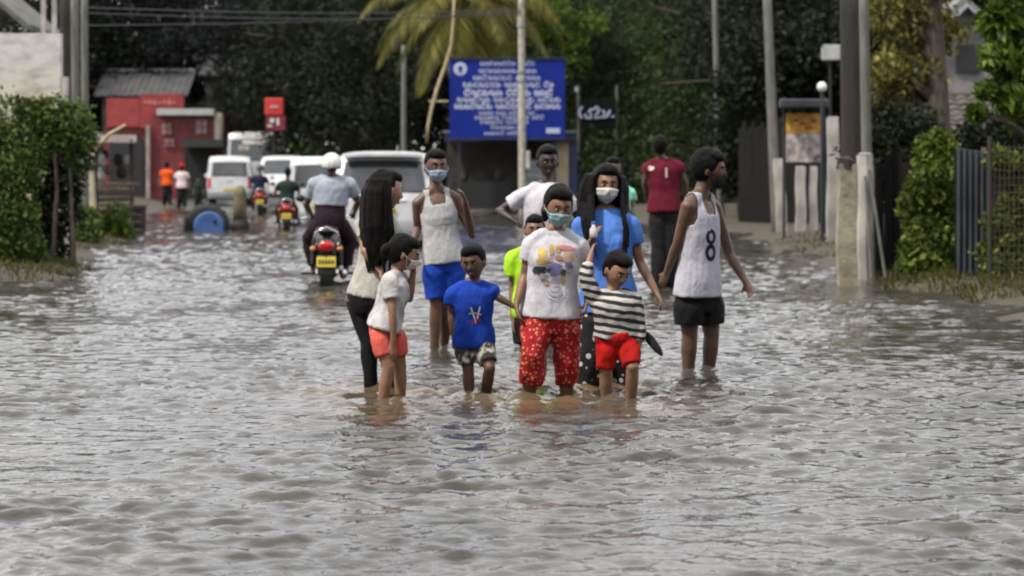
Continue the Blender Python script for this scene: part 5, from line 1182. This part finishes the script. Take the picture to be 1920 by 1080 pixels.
# 2 girl bending forward
D = 15.2
person('girl in pale grey shirt and coral shorts bending forward at left', D, dict(head=(757, 476), neck=(744, 513), pelvis=(722, 615), sA=(731, 528, -.10), sB=(752, 530, .12), armA=[(736, 590, -.14), (737, 648, -.13)], armB=[(768, 560, .12), (776, 500, .05), (778, 484, .03)], hA=(712, 620, -.06), hB=(738, 622, .06), legA=[(728, 688, -.10), ank(712, D, dy=-.08)], legB=[(750, 686, .08), ank(752, D, dy=.10)]),
    M_skin_l, s=.72, hs=.93, fem=False, yaw=100, hyaw=95, hpitch=18, build=1.06, shirt=dict(m=M_tee_g, hem=-.02, sleeve=.55, loose=.022), pants=dict(m=M_coral, hem=.70, loose=.014, name='shorts'), hair=dict(kind='tied', vol=1.06), mask=(M_maskw, -.08, -.85, .95), seed=12)
# 3 man in white vest
D = 19.4
person('man in white vest and royal blue shorts wearing a pale blue mask', D, dict(head=(818, 312), neck=(817, 358), pelvis=(833, 487), armA=[(783, 428, .02), (772, 462, -.12), (776, 474, -.14)], armB=[(885, 440, .03), (872, 378, -.14), (864, 352, -.18)], legA=[(818, 572, -.02), ank(814, D, -.06)], legB=[(842, 575, .02), ank(830, D, -.06, .18)]),
    M_skin_d, s=.99, hs=1.13, yaw=10, hyaw=14, hpitch=4, build=.92, sw=.16, base=-.14, shirt=dict(m=M_vest, hem=-.04, tank=True, loose=.014, wr=.003, flare=.025, name='vest'), pants=dict(m=M_blue_c, hem=.85, loose=.028, name='shorts'), hair=dict(kind='short'), mask=(M_maskb, -.12, -.95, .95), seed=13)
# 4 boy in blue
D = 15.5
def boy_print(root, O, k):
    c, a, b = k['tor'](.45); rn = random.Random(3); n = k['fw']; uy = k['ax']
    decal(root, k['shirt'], 'print', M_white_c, [[[(-.03, .05), (-.02, .055)], [(-.012, .0), (0, .0)], [(.004, -.05), (.012, -.05)]], [[(.03, .06), (.04, .055)], [(.016, .01), (.028, .008)], [(.01, -.03), (.02, -.034)]], [[(-.04, .01), (-.035, .02)], [(.0, .012), (.0, .022)], [(.045, .0), (.045, .01)]]], c, k['u'], uy, n)
    decal(root, k['shirt'], 'print', M_redsh, [blob(.022, -.028, .016, .010, rn), blob(-.016, -.045, .010, .012, rn)], c, k['u'], uy, n, lift=.005)
person('boy in royal blue shirt and camouflage shorts holding the hand of the woman in white', D, dict(head=(887, 492), neck=(885, 532), pelvis=(888, 638), armA=[(846, 588, .0), (850, 632, -.02)], armB=[(932, 556, 0), (962, 574, -.02), (972, 582, -.02)], legA=[(878, 692, -.02), ank(881, D)], legB=[(918, 690, -.09), ank(906, D, dy=.10)]),
    M_skin_d, s=.70, hs=.93, yaw=8, hyaw=-14, hpitch=10, htilt=-7, build=1.02, shirt=dict(m=M_blue_c, hem=-.16, sleeve=.55, loose=.026, flare=.014), pants=dict(m=M_camo, hem=.80, loose=.018, name='shorts'), hair=dict(kind='short', vol=1.05), seed=14, extra=boy_print)
# 5 child in neon yellow, mostly hidden
D = 16.7
person('child in neon yellow shirt half hidden behind the woman in white', D, dict(head=(1003, 432), neck=(1000, 468), pelvis=(1000, 585), armA=[(961, 540, .0), (962, 600, -.04)], armB=[(1040, 540, 0), (1040, 600, 0)], legA=[(985, 650, 0), ank(985, D)], legB=[(1015, 650, 0), ank(1015, D)]),
    M_skin_m, s=.76, hs=.88, yaw=5, build=1.05, shirt=dict(m=M_neon, hem=-.1, sleeve=.6, loose=.03), pants=dict(m=M_black_c, hem=.9, loose=.03, name='shorts'), hair=dict(kind='short'), seed=15)
# 6 man in white shirt behind
D = 20.5
person('man in white shirt standing behind with his elbow out', D, dict(head=(1027, 303), neck=(1023, 348), pelvis=(1020, 478), armA=[(935, 396, .05), (962, 412, -.1)], armB=[(1088, 412, .02), (1080, 465, -.06)], legA=[(1002, 565, 0), ank(1002, D)], legB=[(1040, 565, 0), ank(1040, D)]),
    mat('skin_very_dark', (.035, .020, .014), rough=.5, var=.2), s=1.0, hs=1.13, sw=.165, yaw=-8, hyaw=8, hpitch=6, shirt=dict(m=M_white_c, hem=-.02, sleeve=.62, loose=.026), pants=dict(m=M_dpants, hem=1.9, loose=.03), hair=dict(kind='short', vol=1.02), seed=16)
# 7 woman in printed white shirt
D = 15.4
def tee_print(root, O, k):
    c, a, b = k['tor'](.56); rn = random.Random(8); n = k['fw']; u, ax = k['u'], k['ax']; S_ = k['shirt']
    cols = dict(y=mat('print_yellow', (.62, .42, .12), rough=.8), r=mat('print_rose', (.55, .22, .20), rough=.8), d=mat('print_dark', (.05, .055, .09), rough=.8), p=mat('print_violet', (.20, .18, .42), rough=.8), o=mat('print_peach', (.66, .45, .34), rough=.8), g=mat('print_grey', (.40, .42, .50), rough=.8))
    for cc, sh_ in (('y', [(-.065, .085, .022, .028), (-.02, .105, .012, .03), (.012, .11, .012, .022), (-.06, .045, .035, .016), (.045, -.035, .010, .03)]), ('r', [(.05, .115, .045, .014), (.075, .085, .02, .02), (.02, .065, .02, .014)]),
                    ('o', [(.065, .07, .032, .03), (-.035, .055, .02, .014), (-.04, -.06, .012, .012)]), ('d', [(-.075, .0, .036, .018), (.042, -.005, .012, .016), (-.03, .0, .012, .012)]), ('p', [(.005, .018, .032, .022), (.0, -.005, .022, .014), (.07, .03, .02, .014)]), ('g', [(-.06, -.03, .02, .014), (.0, -.05, .018, .012)])):
        decal(root, S_, 'print', cols[cc], [blob(x*1.3, y*1.3, rx*1.3, ry*1.3, rn) for x, y, rx, ry in sh_], c, u, ax, n, lift=.003+.0015*'yrodpg'.index(cc))
    decal(root, S_, 'print', cols['g'], [ringrows(.005, -.125, .040, .030, .048, .038, 3.3, 6.2), ringrows(.005, -.14, .055, .042, .060, .047, 3.4, 6.1), ringrows(.005, -.11, .030, .02, .036, .026, 3.4, 6.1)], c, u, ax, n, lift=.004)
person('woman in white printed shirt, teal mask and red patterned trousers', D, dict(head=(1047, 388), neck=(1040, 436), pelvis=(1033, 596), armA=[(985, 516, .0), (968, 572, -.08), (972, 592, -.1)], armB=[(1106, 508, .04), (1100, 560, -.02)], legA=[(1001, 664, -.14), ank(986, D, dy=.02)], legB=[(1062, 668, .02), ank(1062, D, dy=.12)]),
    M_skin_m, s=1.0, hs=1.08, sw=.148, fem=True, yaw=4, hyaw=12, hpitch=14, htilt=5, build=1.05, shirt=dict(m=M_white_c, hem=.02, sleeve=.55, loose=.024, flare=.016), pants=dict(m=M_redpat, hem=1.46, loose=.022, wr=.010), hair=dict(kind='tied', vol=1.06), mask=(M_maskt, -.10, -.95, .95), seed=17, extra=tee_print)
# 8 woman in blue
D = 16.1
person('woman in sky blue shirt with long dark hair and white mask', D, dict(head=(1136, 346), neck=(1136, 398), pelvis=(1142, 580), armA=[(1092, 492, .02), (1108, 452, -.20), (1113, 440, -.22)], armB=[(1200, 492, .0), (1230, 548, -.08), (1237, 562, -.10)], legA=[(1110, 665, -.05), ank(1100, D, dy=-.04)], legB=[(1166, 660, .02), ank(1172, D, dy=.04)]),
    M_skin_m, s=1.04, hs=1.13, fem=True, yaw=-4, hyaw=8, hpitch=5, htilt=4, build=1.0, shirt=dict(m=M_sky_c, hem=-.02, sleeve=.52, loose=.022), pants=dict(m=M_dots, hem=1.9, loose=.026), mask=(M_maskw, -.06, -.95, 1.0),
    hair=dict(kind='long', len=.30, az0=1.0, amp=.006, locks=[(-.078, .005, .030, 1.15), (.078, .005, .030, 1.2), (-.07, .04, .045, 1.1), (.07, .04, .045, 1.15), (-.04, .07, .05, 1), (.04, .07, .05, 1), (0, .08, .05, 1), (-.095, .03, .04, 1.05), (.095, .03, .04, 1.2), (-.085, -.010, .028, 1.0, .10), (.086, -.010, .030, 1.35, .11), (-.095, .01, .034, 1.1, .09), (.095, .01, .034, 1.3, .09), (-.105, .03, .03, .9, .05), (.07, -.01, .02, 1.1, .115)]), seed=18)
# 9 boy in striped shirt
D = 15.25
person('boy in striped long sleeved shirt and red shorts, one arm raised', D, dict(head=(1157, 508), neck=(1152, 552), pelvis=(1157, 634), sA=(1116, 560), sB=(1190, 562), armA=[(1097, 518, -.03), (1108, 476, .05), (1112, 462, .08)], armB=[(1200, 612, .0), (1198, 650, -.03)], legA=[(1136, 694, 0), ank(1137, D, dy=.1)], legB=[(1186, 688, -.10), ank(1182, D, dy=.03)]),
    M_skin_l, s=.70, hs=.98, yaw=8, hyaw=28, hpitch=24, htilt=8, build=1.18, sw=.17, shirt=dict(m=M_stripe, hem=.02, sleeve=1.75, sleeveA=1.55, loose=.02, flare=.0), pants=dict(m=M_redsh, hem=.95, loose=.016, name='shorts'), hair=dict(kind='short', vol=1.03), seed=19)
r = thing('umbrella', 'dark folded umbrella held low by the boy in stripes', 'umbrella', tuple(P(1212, 628, 15.3)))
v = P(1240, 664, 15.2)-P(1212, 628, 15.3)
MB().tube([v*-.35, v*-.2, v*0, v*.3, v*.75, v*1.0, v*1.08], [.006, .008, .022, .03, .026, .012, .004], 10).build('folded_canopy', M_black_c, r, smooth=True)
MB().tube([v*-.75, v*-.33], .007, 8).build('shaft', M_chrome, r); MB().tube([v*-.75, v*-.9, v*-.95+Vector((.02, 0, .01)), v*-.85+Vector((.035, 0, .02))], .009, 8).build('handle', M_black, r)
tb = thing('bottle', 'small white bottle held up between the woman in blue and the striped boy', 'bottle', tuple(P(1113, 446, 15.75)))
MB().lathe([(.018, 0), (.026, .01), (.026, .055), (.012, .075), (.012, .09)], (0, 0, 0), n=14).build('container', M_maskw, tb, smooth=True); MB().lathe([(.014, .091), (.014, .105), (.006, .108)], (0, 0, 0), n=12).build('lid', M_sky_c, tb)
# 10 man in numbered vest
D = 17.5
def number8(root, O, k):
    c, a, b = k['tor'](.50); n = (k['fw']*.75+Vector((0, -1, 0))*.65).normalized(); ux = Vector((0, 0, 1)).cross(n); ux = ux if ux.x > 0 else -ux
    c2 = c+k['fw']*.06-k['u']*.03
    decal(root, k['shirt'], 'number', M_navy, [ringrows(.012, .058, .020, .030, .048, .058), ringrows(.012, -.056, .024, .032, .054, .062)], c2, ux, Vector((0, 0, 1)), n)
person('man in white numbered vest and black shorts walking at the right of the group', D, dict(head=(1330, 318), neck=(1312, 366), pelvis=(1310, 550), sA=(1290, 388, -.14), sB=(1340, 390, .16), armA=[(1270, 458, -.10), (1250, 512, -.02), (1244, 526, 0)], armB=[(1368, 478, .18), (1398, 528, .08), (1407, 545, .05)], hA=(1292, 556, -.06), hB=(1328, 556, .07), legA=[(1293, 628, -.05), ank(1289, D, dy=-.03)], legB=[(1334, 628, .06), ank(1327, D, dy=.08)]),
    M_skin_d, s=1.06, hs=1.14, yaw=52, hyaw=78, hpitch=6, build=1.0, shirt=dict(m=M_jersey, hem=-.03, tank=True, loose=.022, wr=.0035, flare=.03, name='vest'), pants=dict(m=M_black_c, hem=.72, loose=.034, top=.02, name='shorts'), hair=dict(kind='short', vol=1.12), mask=(M_maskd, -.3, -1.1, .8), seed=20, extra=number8)
# 11 man in maroon
D = 29
def straps(root, O, k):
    c, a, b = k['tor'](.80); n = -k['fw']; decal(root, k['shirt'], 'stripe', M_pinkc, [[[(x, y) for x in (.02, .045)] for y in (.03, -.03, -.09)]], c, k['u'], k['ax'], n)
    decal(root, k['shirt'], 'stripe', M_pinkc, [blob(-.15, .03, .035, .03, random.Random(2))], c, k['u'], k['ax'], n)
person('man in maroon shirt and dark trousers walking away at the right', D, dict(head=(1238, 275), neck=(1243, 301), pelvis=(1246, 392), armA=[(1208, 342, .05), (1214, 378, .18)], armB=[(1286, 345, .05), (1284, 385, .12)], legA=[(1236, 466, 0), ank(1232, D)], legB=[(1258, 466, 0), ank(1260, D, dy=.1)]),
    M_skin_d, s=1.02, hs=1.12, yaw=178, hyaw=172, shirt=dict(m=M_maroon, hem=-.06, sleeve=.35, flare=.03, loose=.03), pants=dict(m=M_dpants, hem=1.9, loose=.035), hair=dict(kind='short'), eyes=False, seed=21, vox=.011, extra=straps)
# 12 person in mint
D = 22
person('person in mint green shirt hidden behind the woman in blue', D, dict(head=(1150, 318), neck=(1152, 348), pelvis=(1152, 465), armA=[(1122, 400, 0), (1128, 450, -.05)], armB=[(1186, 392, .0), (1184, 430, -.1)], legA=[(1142, 545, 0), ank(1140, D)], legB=[(1166, 545, 0), ank(1166, D)]),
    M_skin_d, s=.92, hs=.95, fem=True, yaw=10, shirt=dict(m=M_mint, hem=-.08, sleeve=.5, loose=.02), pants=dict(m=M_dpants, hem=1.9, loose=.02), hair=dict(kind='tied'), eyes=False, seed=22, vox=.010)
# 13 rider with white helmet
def helmet(m):
    def f(root, O, k):
        Rh, HC = k['Rh'], k['HC']; o = MB()
        def sp(u_, v_):
            az = -math.pi+2*math.pi*u_; el = -.42+(math.pi/2+.42)*v_; lift = .0 if abs(az) > .9 else .34*math.cos(az/.9*math.pi/2)
            el = el+lift*(1-v_); return HC+Rh @ Vector((math.sin(az)*math.cos(el)*.128, -math.cos(az)*math.cos(el)*.148+.012, math.sin(el)*.140+.012))
        h = o.grid(sp, 32, 12).build('helmet', m, root, smooth=True); s_ = h.modifiers.new('t', 'SOLIDIFY'); s_.thickness = .02
        MB().tube([sp(i/32, 0) for i in range(33)], .010, 6, cap=False).build('trim', M_black, h)
        MB().tube([HC+Rh @ Vector((x, -.02-.02*(1-abs(x)/.1), -.10-.045*(1-(abs(x)/.1)**2))) for x in (-.1, -.07, -.03, .03, .07, .1)], .008, 6).build('chin_strap', M_black, h)
    return f
D = 30
person('rider in grey shirt and white helmet riding the dark motorcycle', D, dict(head=(622, 309), neck=(622, 333), pelvis=(618, 413), sA=(590, 345), sB=(656, 345), armA=[(574, 384, .12), (584, 402, .55)], armB=[(672, 378, .12), (664, 400, .55)], hA=(604, 418), hB=(634, 418), legA=[(580, 446, .42), (588, 505, .50)], legB=[(655, 446, .42), (648, 505, .50)]),
    M_skin_d, s=1.06, yaw=178, hyaw=178, build=1.12, base=0, shirt=dict(m=M_grey_c, hem=.34, sleeve=.62, loose=.03), pants=dict(m=M_purple, hem=1.85, loose=.03, top=.42), hair=dict(kind='short'), eyes=False, seed=23, vox=.011, extra=helmet(paint('white_helmet', (.78, .78, .76), dirt=.06)), ring=False)
def rider(label, px, D, ms, mp, hm, seed, lift=0):
    S = FPX/D; yy = lambda z: HOR+(EYE-z-lift)*S
    person(label, D, dict(head=(px+2, yy(1.50)), neck=(px+1, yy(1.28)), pelvis=(px, yy(.78)), armA=[(px-.30*S, yy(1.02), .12), (px-.27*S, yy(.95), .5)], armB=[(px+.30*S, yy(1.02), .12), (px+.27*S, yy(.95), .5)], legA=[(px-.2*S, yy(.6), .42), (px-.18*S, yy(.22), .5)], legB=[(px+.2*S, yy(.6), .42), (px+.18*S, yy(.22), .5)]),
        M_skin_d, s=1.0, yaw=178, hyaw=178, base=lift, shirt=dict(m=ms, hem=-.05, sleeve=.62, loose=.03), pants=dict(m=mp, hem=1.85, loose=.03), hair=dict(kind='short'), eyes=False, seed=seed, vox=.014, extra=helmet(hm) if hm else None, ring=False)
rider('rider in dark green on the red motorcycle before the white vans', 538, 58.0, M_dgreen_c, M_dpants, None, 24, -.12)
rider('rider in dark plum on the motorcycle beside the leftmost white van', 486, 76.4, M_navy, M_purple, paint('dark_helmet', (.03, .03, .035)), 25, -.03)
def walker(label, px, D, h, ms, mp, seed, yaw=178, cap=None):
    S = FPX/D; g0 = float(bed(D))+.012; k = h/1.68; yy = lambda z: HOR+(EYE-g0-z*k)*S
    def capf(root, O, kk):
        Rh, HC = kk['Rh'], kk['HC']; c = MB(); c.grid(lambda u_, v_: HC+Rh @ Vector((math.sin(u_*6.2832)*math.cos(v_*1.57)*.098, -math.cos(u_*6.2832)*math.cos(v_*1.57)*.115+.01, .035+math.sin(v_*1.57)*.10)), 20, 6)
        o = c.build('cap', cap, root, smooth=True); MB().box(HC+Rh @ Vector((0, -.14, .045)), (.14, .12, .012)).build('peak', cap, o)
    person(label, D, dict(head=(px, yy(1.55)), neck=(px, yy(1.38)), pelvis=(px, yy(.88)), armA=[(px-.25*S*k, yy(1.08), .02), (px-.27*S*k, yy(.85), -.05)], armB=[(px+.25*S*k, yy(1.08), .02), (px+.27*S*k, yy(.85), -.05)], legA=[(px-.09*S*k, yy(.47), -.04), (px-.1*S*k, yy(.08), .08)], legB=[(px+.09*S*k, yy(.47), .04), (px+.1*S*k, yy(.08), -.05)]),
        M_skin_d, s=k, hs=min(1, k*1.1), yaw=yaw, hyaw=yaw, base=g0, shirt=dict(m=ms, hem=-.1, sleeve=.6, loose=.03), pants=dict(m=mp, hem=1.8, loose=.03), hair=dict(kind='short'), eyes=False, seed=seed, vox=.014, extra=capf if cap else None, ring=False)
walker('person in bright orange shirt standing before the red shop', 313, 88, 1.72, M_orangec, M_dpants, 26)
walker('person in pale pink shirt and red cap beside the one in orange', 341, 83, 1.66, M_pinkc, M_dpants, 27, cap=M_redsh)
walker('small child in dark green left of the leftmost white van', 372, 86, 1.15, M_dgreen_c, M_dpants, 28, yaw=10)
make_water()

# ---------------------------------------------------------------- small things: grass at the water edge, floating litter
g = np.random.default_rng(12); C = []
for (x0, x1, y0, y1, n) in ((-8.5, -5.6, 30, 37, 2600), (-9.5, -7.6, 42, 52, 1500), (4.5, 6.8, 26, 33, 3400), (5.0, 8, 33, 48, 1800)):
    x = g.uniform(x0, x1, n); y = g.uniform(y0, y1, n); z = hgt(x, y); k = z > -.03; C.append(np.stack([x, y, z], -1)[k])
C = np.concatenate(C); n = len(C); L = g.uniform(.04, .13, n); th = g.uniform(0, 6.28, n); b_ = np.stack([np.cos(th), np.sin(th), 0*th], -1); ln = g.normal(0, .35, (n, 3)); ln[:, 2] = 1
tip = C+ln*L[:, None]; v = np.stack([C-b_*.012, C+b_*.012, C+(tip-C)*.55+b_*.008, tip], 1).reshape(-1, 3)
me = fast_mesh('grass', v, np.arange(len(v)).reshape(-1, 4), leafmat('wet_grass', [(.03, .032, .010), (.06, .065, .018), (.11, .10, .035)])); o = bpy.data.objects.new('grass', me); COL.objects.link(o)
tag(o, 'tufts of wet grass along both water edges', 'grass', kind='stuff')
